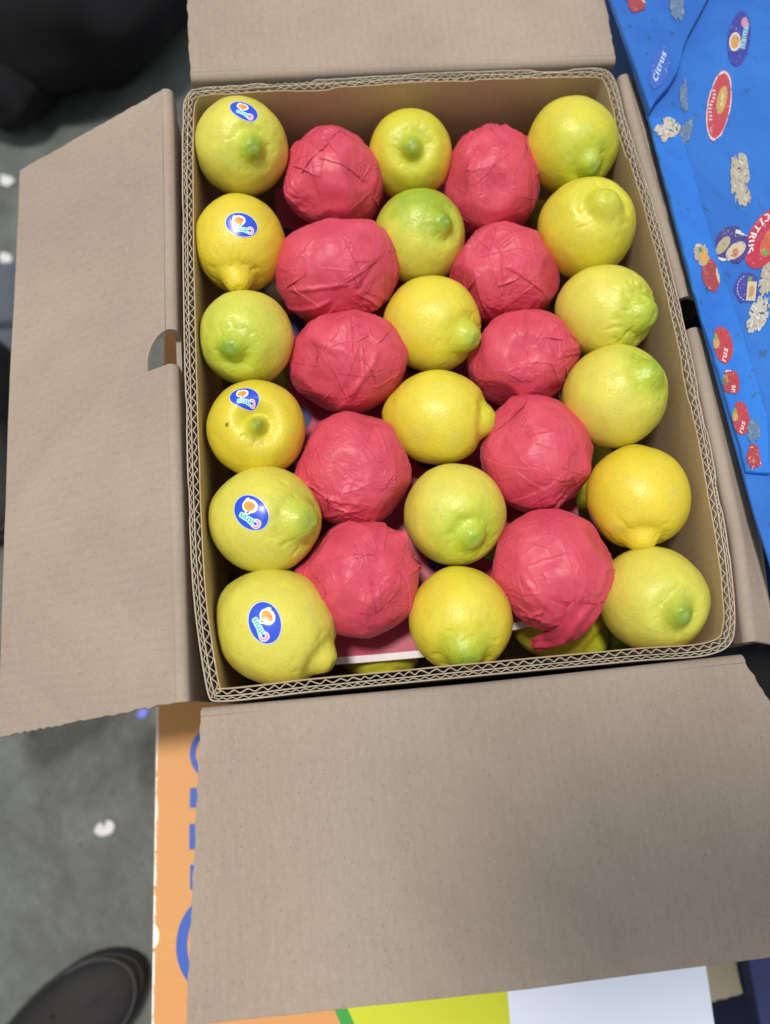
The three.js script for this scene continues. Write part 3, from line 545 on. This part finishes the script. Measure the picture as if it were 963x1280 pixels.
/* printed paper sheets lying under the two pink columns, white along the near edge */
function paperSheet(x0, x1, zf, label, tilt, lift) {
  const map = canvasTex(256, 1024, (x, w, h) => {
    const r = rng(9); x.fillStyle = '#b8385c'; x.fillRect(0, 0, w, h);
    for (let i = 0; i < 500; i++) { x.fillStyle = `rgba(90,20,60,${0.12 * r()})`; x.fillRect(r() * w, r() * h, 4 + r() * 30, 2 + r() * 6); }
    x.fillStyle = '#25276a'; for (let i = 0; i < 9; i++) { x.beginPath(); x.ellipse(w * (i % 2 ? 0.95 : 0.06), h * (0.12 + i * 0.1), 22, 26, 0, 0, 7); x.fill(); }
    x.fillStyle = '#ece8ee'; x.fillRect(0, h - 13, w, 13); 
  });
  const f = (u, v) => V(mix(x0, x1, u) , 0.4425 - 0.006 * Math.sin(u * Math.PI) * (0.4 + 0.6 * v) + 0.0015 * noise(u * 5, v * 18, x0 * 40) + lift * smooth(0.8, 1, v), mix(-0.19, zf, v) + tilt * u * v);
  const top = grid(16, 90, f, (u, v) => [u, 1 - v]), bot = grid(16, 90, (u, v) => f(u, v).add(V(0, -0.0006, 0)), (u, v) => [u, 1 - v]);
  const m = new THREE.Mesh(join([top, bot]), new THREE.MeshStandardMaterial({ map, roughness: 0.5, side: THREE.DoubleSide })); m.name = numbered('paper_sheet'); scene.add(m); shade(m); tag(m, label, 'paper sheet');
}
paperSheet(-0.104, 0.002, 0.1985, 'crimson paper strip with a white edge under the left column of pink wraps', 0.001, 0.004);
paperSheet(0.006, 0.104, 0.1915, 'crimson paper strip with a white edge under the right column of pink wraps', -0.0125, 0.014);

/* ------------------------------------------------------------------ the blue carton on the right, with fruit stickers on it */
{
  const c = thing('blue_carton', 'bright blue carton covered in old fruit stickers, right of the lemon carton', 'carton', [0, 0, 0]);
  const body = slab([[0.196, -0.60], [0.196, -0.13], [0.204, -0.03], [0.216, 0.19], [0.62, 0.19], [0.62, -0.60]], 0.0, 0.5266, 0.001, [[[0.1985, -0.228], [0.226, -0.228], [0.226, -0.170], [0.1985, -0.170]]]);
  part('body', body, M.blue, c);
  const r = rng(77);
  const strip = [[0.1737, -0.1640], [0.1739, -0.1407], [0.1755, -0.1105], [0.1776, -0.0525], [0.1800, 0.0002], [0.1836, 0.0369], [0.1852, 0.0654], [0.1874, 0.0923], [0.1874, 0.1076], [0.2030, 0.1104], [0.2097, 0.0752], [0.2091, 0.0514], [0.2044, -0.0119], [0.2000, -0.0604], [0.1984, -0.0849], [0.1981, -0.1078], [0.1960, -0.1326], [0.1935, -0.150], [0.1925, -0.1640]];
  const wav = []; for (let i = 0; i < strip.length; i++) { const a = strip[i], b = strip[(i + 1) % strip.length]; wav.push(...jag(a, b, 0.006, 0.0005, r)); }
  tag(part('edge_strip', slab(wav, 0.5298, 0.5333, 0.0008), M.blueStrip, c), 'raised blue edge strip of the lid');
  const lid = [[0.1615, -0.2740], [0.1672, -0.2254], [0.1738, -0.1672], [0.1805, -0.1765], [0.1916, -0.1875], [0.2000, -0.1990], [0.2051, -0.2095], [0.2089, -0.2200], [0.2158, -0.2330], [0.235, -0.262], [0.26, -0.30], [0.30, -0.40], [0.30, -0.58], [0.135, -0.58], [0.152, -0.36]];
  tag(part('torn_lid', slab(lid, 0.5312, 0.5364, 0.0008), M.blue, c), 'torn blue lid flap lifting over the panel');
  // underside hinge of the overhang: the lid board carries on beneath the strip
  part('lid_board', slab([[0.166, -0.270], [0.1748, -0.165], [0.1788, -0.05], [0.1846, 0.06], [0.1885, 0.135], [0.1912, 0.1620], [0.1935, 0.189], [0.615, 0.189], [0.615, -0.595], [0.14, -0.595], [0.152, -0.37]], 0.5268, 0.5297, 0.0006, [[[0.1752, -0.1675], [0.1855, -0.1730], [0.1958, -0.1842], [0.2046, -0.1970], [0.2085, -0.2085], [0.2094, -0.2195], [0.2070, -0.2205], [0.2025, -0.2110], [0.1975, -0.2010], [0.1895, -0.1900], [0.1790, -0.1790], [0.1748, -0.1700]]]), M.blue, c);

  /* stickers: each a thin piece with its own print */
  const kinds = {
    blueCitrus: (x, w, h) => { x.fillStyle = '#2a5cc4'; x.fillRect(0, 0, w, h); x.save(); x.translate(w * 0.56, h * 0.86); x.rotate(-Math.PI / 2 + 0.12); x.font = `italic bold ${w * 0.42}px sans-serif`; x.fillStyle = '#d5e2f4'; x.fillText('Citrus', 0, 0, h * 0.72); x.restore(); },
    fruitBlue: (x, w, h) => { x.fillStyle = '#2d2f9c'; x.fillRect(0, 0, w, h); x.fillStyle = '#e6e2d2'; x.beginPath(); x.ellipse(w * 0.33, h * 0.57, w * 0.25, h * 0.17, 0, 0, 7); x.fill(); x.fillStyle = '#d99a4a'; x.beginPath(); x.ellipse(w * 0.33, h * 0.57, w * 0.19, h * 0.135, 0, 0, 7); x.fill(); x.save(); x.translate(w * 0.78, h * 0.68); x.rotate(-Math.PI / 2 + 0.1); x.font = `bold ${w * 0.28}px sans-serif`; x.strokeStyle = '#bfe6ea'; x.lineWidth = 8; x.strokeText('itrus', 0, 0); x.fillStyle = '#3f8fa0'; x.fillText('itrus', 0, 0); x.restore(); x.fillStyle = '#d98aa8'; x.beginPath(); x.ellipse(w * 0.66, h * 0.2, w * 0.15, h * 0.09, 0, 0, 7); x.fill(); },
    redGold: (x, w, h) => { x.fillStyle = '#c4383f'; x.fillRect(0, 0, w, h); x.fillStyle = '#c9a24f'; x.beginPath(); x.ellipse(w * 0.58, h * 0.42, w * 0.2, h * 0.2, 0.2, 0, 7); x.fill(); x.fillStyle = '#e8cf92'; x.fillRect(w * 0.54, h * 0.3, w * 0.09, h * 0.2); x.fillStyle = '#f0dcd9'; for (let i = 0; i < 9; i++) { x.fillRect(w * (0.13 + 0.05 * Math.sin(i)), h * (0.3 + i * 0.05), w * 0.12, h * 0.022); } x.strokeStyle = '#ecd8d6'; x.lineWidth = 9; x.beginPath(); x.ellipse(w / 2, h / 2, w * 0.47, h * 0.47, 0, 0, 7); x.stroke(); },
    citrusRed: (x, w, h) => { x.fillStyle = '#c3203a'; x.fillRect(0, 0, w, h); x.fillStyle = '#d9562f'; x.beginPath(); x.ellipse(w * 0.66, h * 0.52, w * 0.24, h * 0.25, 0, 0, 7); x.fill(); x.fillStyle = '#e08a3c'; x.beginPath(); x.ellipse(w * 0.7, h * 0.4, w * 0.14, h * 0.1, 0, 0, 7); x.fill(); x.fillStyle = '#6b9a3a'; x.beginPath(); x.ellipse(w * 0.66, h * 0.7, w * 0.1, h * 0.05, 0.4, 0, 7); x.fill(); x.fillStyle = '#f6eeee'; x.font = `bold ${w * 0.25}px sans-serif`; x.textAlign = 'center'; 'CITRUS'.split('').forEach((ch, i) => { const a = Math.PI * (1.29 - i * 0.108); x.save(); x.translate(w * 0.5 + Math.cos(a) * w * 0.45, h * 0.5 + Math.sin(a) * h * 0.45); x.rotate(a - Math.PI / 2); x.fillText(ch, 0, 0); x.restore(); }); },
    tornWhite: (x, w, h) => { const r2 = rng(3); x.fillStyle = '#c9c4b4'; x.fillRect(0, 0, w, h); for (let i = 0; i < 70; i++) { x.fillStyle = ['#e9e6dd', '#8d8a72', '#6d6a58', '#d8a07a', '#42413c', '#b9a98c'][Math.floor(r2() * 6)]; x.save(); x.translate(r2() * w, r2() * h); x.rotate(r2() * 3); x.fillRect(0, 0, 6 + r2() * 40, 3 + r2() * 12); x.restore(); } },
    tornCream: (x, w, h) => { const r2 = rng(8); x.fillStyle = '#b9ad93'; x.fillRect(0, 0, w, h); for (let i = 0; i < 60; i++) { x.fillStyle = ['#d8cfb8', '#807a63', '#55514a', '#a9714f', '#c9b58c', '#8fa0b4', '#e2dccb'][Math.floor(r2() * 7)]; x.save(); x.translate(r2() * w, r2() * h); x.rotate(r2() * 3); x.fillRect(0, 0, 5 + r2() * 34, 2 + r2() * 9); x.restore(); } },
    purple: (x, w, h) => { const r2 = rng(4); x.fillStyle = '#3b2f80'; x.fillRect(0, 0, w, h); x.fillStyle = '#d7c0a0'; x.beginPath(); x.ellipse(w * 0.64, h * 0.6, w * 0.2, h * 0.28, 0.5, 0, 7); x.fill(); x.fillStyle = '#b5a77f'; x.beginPath(); x.ellipse(w * 0.25, h * 0.55, w * 0.14, h * 0.26, 0.3, 0, 7); x.fill(); x.fillStyle = '#dfe0d8'; x.fillRect(w * 0.5, h * 0.08, w * 0.36, h * 0.1); x.fillRect(w * 0.2, h * 0.86, w * 0.34, h * 0.08); x.fillStyle = '#c27f55'; x.beginPath(); x.ellipse(w * 0.64, h * 0.66, w * 0.09, h * 0.12, 0, 0, 7); x.fill(); x.fillStyle = '#27243f'; for (let i = 0; i < 10; i++) x.fillRect(r2() * w, r2() * h, 10, 5); },
    purpleCream: (x, w, h) => { x.fillStyle = '#3a3494'; x.fillRect(0, 0, w, h); x.fillStyle = '#d8c49c'; x.fillRect(w * 0.5, h * 0.28, w * 0.36, h * 0.6); x.fillStyle = '#c98e55'; x.beginPath(); x.ellipse(w * 0.68, h * 0.58, w * 0.1, h * 0.18, 0, 0, 7); x.fill(); x.fillStyle = '#6d9a44'; x.fillRect(w * 0.5, h * 0.14, w * 0.16, h * 0.16); x.strokeStyle = '#cfd2ea'; x.lineWidth = 6; x.setLineDash([16, 10]); x.beginPath(); x.ellipse(w / 2, h / 2, w * 0.38, h * 0.38, 0, 1.4, 4.4); x.stroke(); },
    redSmall: (x, w, h) => { x.fillStyle = '#bf2b30'; x.fillRect(0, 0, w, h); x.fillStyle = '#c79a4a'; x.beginPath(); x.ellipse(w * 0.12, h * 0.42, w * 0.22, h * 0.15, 0, 0, 7); x.fill(); x.fillStyle = '#7e9a44'; x.beginPath(); x.ellipse(w * 0.14, h * 0.26, w * 0.16, h * 0.08, 0, 0, 7); x.fill(); x.fillStyle = '#f2dedd'; x.save(); x.translate(w * 0.46, h * 0.97); x.rotate(-1.05); x.font = `bold ${w * 0.34}px sans-serif`; x.fillText('rus', 0, 0); x.restore(); },
    redCut: (x, w, h) => { x.fillStyle = '#b52a2e'; x.fillRect(0, 0, w, h); x.fillStyle = '#a88a50'; x.fillRect(0, h * 0.2, w * 0.34, h * 0.3); x.fillStyle = '#6d6a3c'; x.fillRect(w * 0.08, h * 0.3, w * 0.16, h * 0.3); x.fillStyle = '#efe0dd'; x.save(); x.translate(w * 0.62, h * 0.92); x.rotate(-1.3); x.font = `bold ${w * 0.36}px sans-serif`; x.fillText('us', 0, 0); x.restore(); x.fillRect(w * 0.2, h * 0.04, w * 0.5, h * 0.06); },
    redSpeck: (x, w, h) => { const r2 = rng(19); x.fillStyle = '#b52a2e'; x.fillRect(0, 0, w, h); for (let i = 0; i < 26; i++) { x.fillStyle = ['#efe0dd', '#8c8470', '#d7c9a8', '#7a2626'][Math.floor(r2() * 4)]; x.save(); x.translate(r2() * w, r2() * h); x.rotate(r2() * 3); x.fillRect(0, 0, 6 + r2() * 26, 3 + r2() * 9); x.restore(); } },
    redDark: (x, w, h) => { x.fillStyle = '#a52f30'; x.fillRect(0, 0, w, h); x.strokeStyle = '#d1776c'; x.lineWidth = 9; x.setLineDash([15, 9]); x.beginPath(); x.ellipse(w * 0.5, h * 0.3, w * 0.3, h * 0.17, 0, 2, 5.5); x.stroke(); x.setLineDash([]); x.fillStyle = '#d8b88f'; x.beginPath(); x.ellipse(w * 0.98, h * 0.55, w * 0.16, h * 0.25, 0, 0, 7); x.fill(); },
    orangeTorn: (x, w, h) => { x.fillStyle = '#b0a58c'; x.fillRect(0, 0, w, h); x.fillStyle = '#e0a03a'; x.beginPath(); x.ellipse(w * 0.62, h * 0.62, w * 0.26, h * 0.3, 0, 0, 7); x.fill(); x.fillStyle = '#5f7f3c'; x.fillRect(w * 0.36, h * 0.22, w * 0.22, h * 0.2); x.fillStyle = '#d9c5b2'; x.fillRect(w * 0.2, 0, w * 0.5, h * 0.16); },
    greyTorn: (x, w, h) => { const r2 = rng(6); x.fillStyle = '#5b7699'; x.fillRect(0, 0, w, h); for (let i = 0; i < 22; i++) { x.fillStyle = ['#7f8e97', '#6a7066', '#8f958c', '#4d6a98'][Math.floor(r2() * 4)]; x.beginPath(); x.ellipse(r2() * w, r2() * h, 8 + r2() * 20, 6 + r2() * 14, 0, 0, 7); x.fill(); } },
  };
  const cache = {};
  const worn = (k) => (x, w, h) => { kinds[k](x, w, h); const r3 = rng(k.length * 37 + 5); for (let i = 0; i < 220; i++) { x.globalAlpha = 0.1 + 0.6 * r3() * r3(); x.fillStyle = ['#3b78c8', '#8f98a0', '#4a4f58', '#d8d6d0'][Math.floor(r3() * 4)]; x.beginPath(); x.ellipse(r3() * w, r3() * h, 1 + r3() * 9, 1 + r3() * 5, r3() * 3, 0, 7); x.fill(); } x.globalAlpha = 0.13; x.fillStyle = '#4a6f9c'; x.fillRect(0, 0, w, h); x.globalAlpha = 1; };
  const mat = (k) => cache[k] ??= new THREE.MeshPhysicalMaterial({ map: canvasTex(192, 256, worn(k)), roughness: 0.42, clearcoat: 0.2, clearcoatRoughness: 0.3 });
  function sticker(kind, label, y, cx, cz, lx, lz, sx, sz, ragged = 0, seed = 1, squareness = 2) {
    const r2 = rng(seed * 53), N = 64, pts = [];
    for (let i = 0; i < N; i++) {
      const a = i / N * Math.PI * 2, ca = Math.cos(a), sa = Math.sin(a), q = Math.pow(Math.pow(Math.abs(ca), squareness) + Math.pow(Math.abs(sa), squareness), -1 / squareness);
      const k = q * (1 - ragged * Math.max(0, noise(ca * 1.6 + seed * 3.1, sa * 1.6, seed) * 1.1 + 0.7 * noise(ca * 4.5 + seed, sa * 4.5, seed * 2) + 0.55 * (r2() - 0.4)));
      pts.push([ca * k, sa * k]);
    }
    const s = new THREE.Shape(pts.map(([a, b]) => new THREE.Vector2(a, b)));
    const g = new THREE.ExtrudeGeometry(s, { depth: 0.0004, bevelEnabled: false }); // local: x short, y long
    const p = g.attributes.position, uv = g.attributes.uv;
    for (let i = 0; i < p.count; i++) {
      const a = p.getX(i), b = p.getY(i), h = p.getZ(i);
      uv.setXY(i, 0.5 + a / 2, 0.5 + b / 2);
      p.setXYZ(i, cx + a * sx + b * lx, y + 0.0001 + h + 0.0004 * ragged * (a * a + b * b), cz + a * sz + b * lz);
    }
    g.computeVertexNormals();
    tag(part('sticker', g, mat(kind), c), label);
  }
  const T1 = 0.5333, T0 = 0.5297, T2 = 0.5364;
  sticker('blueCitrus', 'blue oval sticker by the tear', T2, 0.1872, -0.2035, 0.0078, -0.0183, 0.0060, 0.0026);
  sticker('fruitBlue', 'dark blue oval sticker with orange fruit', T0, 0.2579, -0.2334, 0.008, -0.0253, 0.0084, 0.0016);
  sticker('redGold', 'red oval sticker with gold middle', T0, 0.2296, -0.1739, 0.0109, -0.031, 0.0086, 0.0021, 0.12, 2);
  sticker('tornWhite', 'torn whitish sticker', T1, 0.1842, -0.1520, 0.0072, -0.0083, 0.0060, 0.0051, 0.5, 3, 3);
  sticker('greyTorn', 'brownish torn sticker remains', T0, 0.1985, -0.1500, 0.0102, -0.0140, 0.0035, 0.0030, 0.5, 4);
  sticker('tornCream', 'torn cream sticker', T0, 0.2316, -0.1098, 0.003, -0.0221, 0.0075, -0.0003, 0.5, 5, 4);
  sticker('purple', 'torn round purple sticker', T0, 0.2145, -0.0574, 0.0067, -0.0149, 0.0115, 0.0041, 0.22, 6);
  sticker('citrusRed', 'red sticker with white CITRUS lettering', T0, 0.2399, -0.0615, 0.0152, -0.0224, 0.0100, 0.0064);
  sticker('orangeTorn', 'small torn orange sticker', T1, 0.1892, -0.0498, 0.0002, -0.0094, 0.0055, -0.0008, 0.4, 7);
  sticker('redDark', 'dark red oval sticker', T1, 0.1922, -0.0335, 0.0005, -0.0136, 0.0063, -0.0008, 0.15, 8);
  sticker('purpleCream', 'purple and cream half sticker', T0, 0.2181, -0.0239, 0.0038, -0.0122, 0.0088, 0.0016, 0.3, 9);
  sticker('tornWhite', 'torn white and grey sticker', T0, 0.2215, -0.0034, 0.0085, -0.0147, 0.0058, 0.0029, 0.5, 10);
  sticker('tornCream', 'torn pale sticker at the frame', T0, 0.2345, -0.0300, 0.0062, -0.0125, 0.0061, 0.0026, 0.5, 11);
  sticker('redSmall', 'red fruit sticker on the edge strip', T1, 0.1902, 0.0187, 0.0008, -0.0141, 0.0067, -0.0007, 0.1, 12);
  sticker('redCut', 'cut red fruit sticker on the edge strip', T1, 0.1899, 0.0459, 0.0009, -0.0095, 0.0061, -0.0003, 0.35, 13);
  sticker('redSmall', 'red fruit sticker low on the edge strip', T1, 0.1912, 0.0715, 0.0014, -0.0117, 0.0058, -0.0001, 0.1, 14);
  sticker('greyTorn', 'torn grey sticker on the edge strip', T1, 0.1975, 0.0813, 0.0015, -0.0093, 0.0043, 0.0001, 0.5, 15);
  sticker('redSpeck', 'torn red sticker at the end of the edge strip', T1, 0.1935, 0.0985, 0.0003, -0.0087, 0.0049, -0.0005, 0.4, 16, 3);
  sticker('redDark', 'torn red sticker at the top of the lid', T2, 0.1800, -0.2660, -0.0017, -0.0114, 0.0069, -0.0028, 0.4, 17, 4);
  sticker('greyTorn', 'grey torn sticker at the top of the lid', T2, 0.2114, -0.2600, 0.002, -0.0165, 0.0057, -0.0004, 0.4, 18);
  sticker('greyTorn', 'brown scuff of an old sticker below the tear', T0, 0.2050, -0.1840, 0.0026, -0.0150, 0.0034, 0.0, 0.6, 19);
}

/* ------------------------------------------------------------------ things low down at the near right */
{
  const c = thing('dark_carton', 'dark blue carton low in the near right corner below the front flap', 'carton', [0.2722, 0, 0.40]);
  const dk = new THREE.MeshStandardMaterial({ color: new THREE.Color().setRGB(0.015, 0.026, 0.1), roughness: 0.7, bumpMap: kraftBump, bumpScale: 0.0004 });
  part('body', slab([[0, 0], [0.3, 0], [0.3, 0.4], [0, 0.4]], 0, 0.2075, 0.001), dk, c);
  part('lid_panel', slab([[0.0, 0.001], [0.299, 0.001], [0.299, 0.399], [0.0, 0.399]], 0.2076, 0.2110, 0.0008), new THREE.MeshStandardMaterial({ color: new THREE.Color().setRGB(0.012, 0.024, 0.105), roughness: 0.7 }), c);
  const r = rng(8), pts = [...jag([0.208, 0.40], [0.268, 0.40], 0.02, 0.001, r), ...jag([0.268, 0.40], [0.2705, 0.524], 0.02, 0.001, r), ...jag([0.2705, 0.524], [0.206, 0.531], 0.006, 0.001, r), ...jag([0.206, 0.531], [0.208, 0.40], 0.02, 0.001, r)];
  const s = new THREE.Mesh(slab(pts, 0.186, 0.190, 0.0005), new THREE.MeshStandardMaterial({ map: kraft(150, 146, 128), roughness: 0.9 })); s.name = 'board_piece'; scene.add(s); shade(s);
  tag(s, 'greyish flat board piece between the white print and the dark blue carton', 'board');
}

{ // added black sheet standing in for the deep shade between the cartons
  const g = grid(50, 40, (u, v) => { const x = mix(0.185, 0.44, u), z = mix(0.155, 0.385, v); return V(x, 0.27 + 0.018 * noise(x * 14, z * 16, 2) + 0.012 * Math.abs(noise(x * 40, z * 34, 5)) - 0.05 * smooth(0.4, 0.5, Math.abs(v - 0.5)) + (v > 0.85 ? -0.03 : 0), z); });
  const m = new THREE.Mesh(g, new THREE.MeshStandardMaterial({ color: new THREE.Color().setRGB(0.006, 0.006, 0.008), roughness: 0.9 })); m.name = 'gap_shade_sheet'; scene.add(m); shade(m); tag(m, 'black sheet added as deep shade between the front flap and the blue carton', 'shade sheet');
}
/* ------------------------------------------------------------------ shoe at the near left */
function shoe(pos, turn, label, seed) {
  const g = thing('shoe', label, 'shoe', pos); g.rotation.y = turn; g.scale.setScalar(0.94);
  // toe at the origin end, heel along -z ... local: toe tip at z = 0, heel at z = 0.29
  const half = (t) => 0.052 * Math.pow(Math.sin(Math.PI * Math.min(1, Math.max(0, (t + 0.02) / 1.9)) ), 0.1) * Math.sqrt(Math.max(0, 1 - Math.pow(Math.max(0, 1 - t / 0.24), 2.1))) * (t > 0.35 ? 1 - 0.26 * smooth(0.35, 0.62, t) + 0.06 * smooth(0.65, 0.85, t) : 1) * (t > 0.88 ? Math.sqrt(Math.max(0, 1 - Math.pow((t - 0.88) / 0.12, 2))) : 1);
  const L = 0.285, out = [];
  const n = 60; for (let i = 0; i <= n; i++) { const t = 0.5 - 0.5 * Math.cos(Math.PI * i / n); out.push([half(t) + 0.0001, t * L]); }
  for (let i = n - 1; i > 0; i--) { const t = 0.5 - 0.5 * Math.cos(Math.PI * i / n); out.push([-half(t) * 0.94 - 0.0001, t * L]); }
  part('sole', slab(out.map(([x, z]) => [x * 1.06, (z - 0.14) * 1.02 + 0.14]), 0, 0.022, 0.002), M.black, g);
  const N = out.length, top = (t) => 0.046 + 0.05 * smooth(0.18, 0.72, t);
  const up = grid(N, 16, (u, v) => {
    const [x, z] = out[Math.round(u * N) % N], t = z / L, a = v * Math.PI / 2, rim = Math.cos(a), k = Math.pow(rim, 0.75);
    const zz = mix(z, mix(z, 0.09 + 0.4 * z, t < 0.3 ? 0.6 : 0), 1 - k);
    return V(x * k, 0.022 + Math.pow(Math.sin(a), 0.8) * (top(zz / L) - 0.022) + 0.0012 * noise(x * 60, z * 40, seed), zz);
  }, (u, v) => [u * 0.6, v * 0.1]);
  part('upper', up, M.leather, g);
  const ring = new THREE.CatmullRomCurve3(out.filter((_, i) => i % 4 === 0).map(([x, z]) => V(x * 1.01, 0.0245, z)), true);
  part('welt', new THREE.TubeGeometry(ring, 160, 0.0022, 6, true), M.black, g);
  const seam = []; for (let i = 0; i <= 40; i++) { const a = Math.PI * (0.02 + 0.96 * i / 40); const [x, z] = [Math.cos(a) * 0.0445, 0.068 - Math.sin(a) * 0.0615]; seam.push(V(x, 0.036 + 0.004 * (z / 0.064), z)); }
  part('toe_seam', new THREE.TubeGeometry(new THREE.CatmullRomCurve3(seam), 80, 0.0016, 6), M.welt, g);
  const col = grid(40, 4, (u, v) => { const a = u * Math.PI * 2; return V(Math.cos(a) * 0.034 * (1 + 0.1 * v), 0.086 + v * 0.018, 0.205 + Math.sin(a) * 0.062); });
  part('collar', col, M.leather, g);
  const tong = grid(12, 14, (u, v) => V((u - 0.5) * 0.05 * (1 - 0.1 * v), 0.070 + 0.036 * v - 0.03 * Math.pow(u - 0.5, 2) * 4 + 0.004, 0.105 + 0.055 * v));
  part('tongue', tong, M.leather, g);
  return g;
}
shoe([-0.334, 0, 0.480], A(-58), 'black leather shoe toe on the floor at the near left of the printed carton', 1);
shoe([-0.505, 0, -0.02], A(-178), 'dark shoe showing only its edge beside the left flap at the picture edge', 2);

/* ------------------------------------------------------------------ dark bundle on the floor, far left */
{
  const blob = (cx, cy, cz, a, b, c, sd, n = 60) => { const g = ballGeometry(n, (d) => { const e = 1 / Math.sqrt((d.x / a) ** 2 + (d.y / b) ** 2 + (d.z / c) ** 2); const f = 1 + 0.10 * noise(d.x * 2 + sd, d.y * 2, d.z * 2) + 0.03 * noise(d.x * 4 + sd, d.y * 1.5, d.z * 4); return d.clone().multiplyScalar(e * f); }, null, 0.3); g.translate(cx, cy, cz); return g; };
  const m = new THREE.Mesh(join([blob(-0.42, 0.09, -0.87, 0.215, 0.14, 0.205, 4), blob(-0.495, 0.045, -0.705, 0.066, 0.055, 0.08, 8), blob(-0.53, 0.08, -0.83, 0.12, 0.10, 0.11, 6)]), new THREE.MeshStandardMaterial({ color: new THREE.Color().setRGB(0.005, 0.005, 0.008), roughness: 1.0 }));
  m.name = 'cloth_bundle'; scene.add(m); shade(m); tag(m, 'soft near black cloth bundle slumped on the floor in the far left corner', 'bundle');
}
/* bluish cloth on the floor at the left edge: two folded layers with a dark line between */
{
  const c = thing('folded_cloth', 'bluish grey folded cloth with a dark crease on the floor at the left edge', 'cloth', [-0.55, 0, -0.3]);
  const soft = (x0, x1, z0, z1, h, sd) => grid(24, 24, (u, v) => { const e = Math.min(1, Math.min(u, 1 - u, v, 1 - v) * 12); return V(mix(x0, x1, u) + 0.004 * noise(v * 6, sd, 1), h * Math.sqrt(e) + 0.002 * noise(u * 5, v * 5, sd), mix(z0, z1, v) + 0.003 * noise(u * 6, sd, 3)); }, (u, v) => [u * 0.2, v * 0.2]);
  part('cloth_fold', soft(-0.16, 0.075, -0.128, -0.0245, 0.014, 1), M.denim, c);
  part('cloth_fold', soft(-0.16, 0.075, -0.0215, 0.11, 0.016, 2), M.denim, c);
}
/* ------------------------------------------------------------------ litter on the floor */
function scrap(x, z, rx, rz, turn, m, label, seed, notch) {
  const pts = [], r = rng(seed); for (let i = 0; i < 30; i++) { const a = i / 30 * Math.PI * 2, k = 1 + (notch ? 0.1 : 0.3) * noise(Math.cos(a) * 1.6 + seed * 5, Math.sin(a) * 1.6, seed); let kk = k; if (notch && Math.abs(a - Math.PI * 1.5) < 0.22) kk *= 0.15; pts.push([Math.cos(a) * rx * kk, Math.sin(a) * rz * kk]); }
  const g = slab(pts, 0, 0.0008, 0); const p = g.attributes.position; for (let i = 0; i < p.count; i++) p.setY(i, p.getY(i) + 0.0012 + 0.25 * (p.getX(i) ** 2) / rx * 0.6 + 0.001 * noise(p.getX(i) * 80, seed, p.getZ(i) * 80)); g.computeVertexNormals();
  const o = new THREE.Mesh(g, m); o.name = numbered('paper_scrap'); o.position.set(x, 0, z); o.rotation.y = turn; scene.add(o); shade(o); tag(o, label, 'scrap', 'scraps littered on the floor');
}
scrap(-0.3754, 0.3358, 0.0115, 0.0085, 0.2, M.scrap, 'white curled scrap with a notch on the open floor above the near shoe', 1, true);
scrap(-0.3290, 0.2080, 0.0075, 0.0055, 0.6, M.scrapBlue, 'bright blue scrap at the near corner of the left flap', 2);
scrap(-0.3458, -0.7330, 0.0080, 0.0075, 0.1, new THREE.MeshStandardMaterial({ color: new THREE.Color().setRGB(0.2, 0.22, 0.42), roughness: 0.6 }), 'dim violet scrap in the shade of the dark bundle', 3);
scrap(-0.5085, -0.5625, 0.0110, 0.0085, -0.5, M.scrap, 'white oval scrap by the far corner of the left flap', 4);
scrap(-0.5074, -0.4332, 0.0085, 0.0105, 0.3, M.scrap, 'white twisted scrap at the left edge next to the folded cloth', 5);
scrap(-0.4912, -0.4060, 0.0050, 0.0060, 0.9, M.scrap, 'tiny white scrap between left flap and folded cloth', 6);

renderer.render(scene, camera);
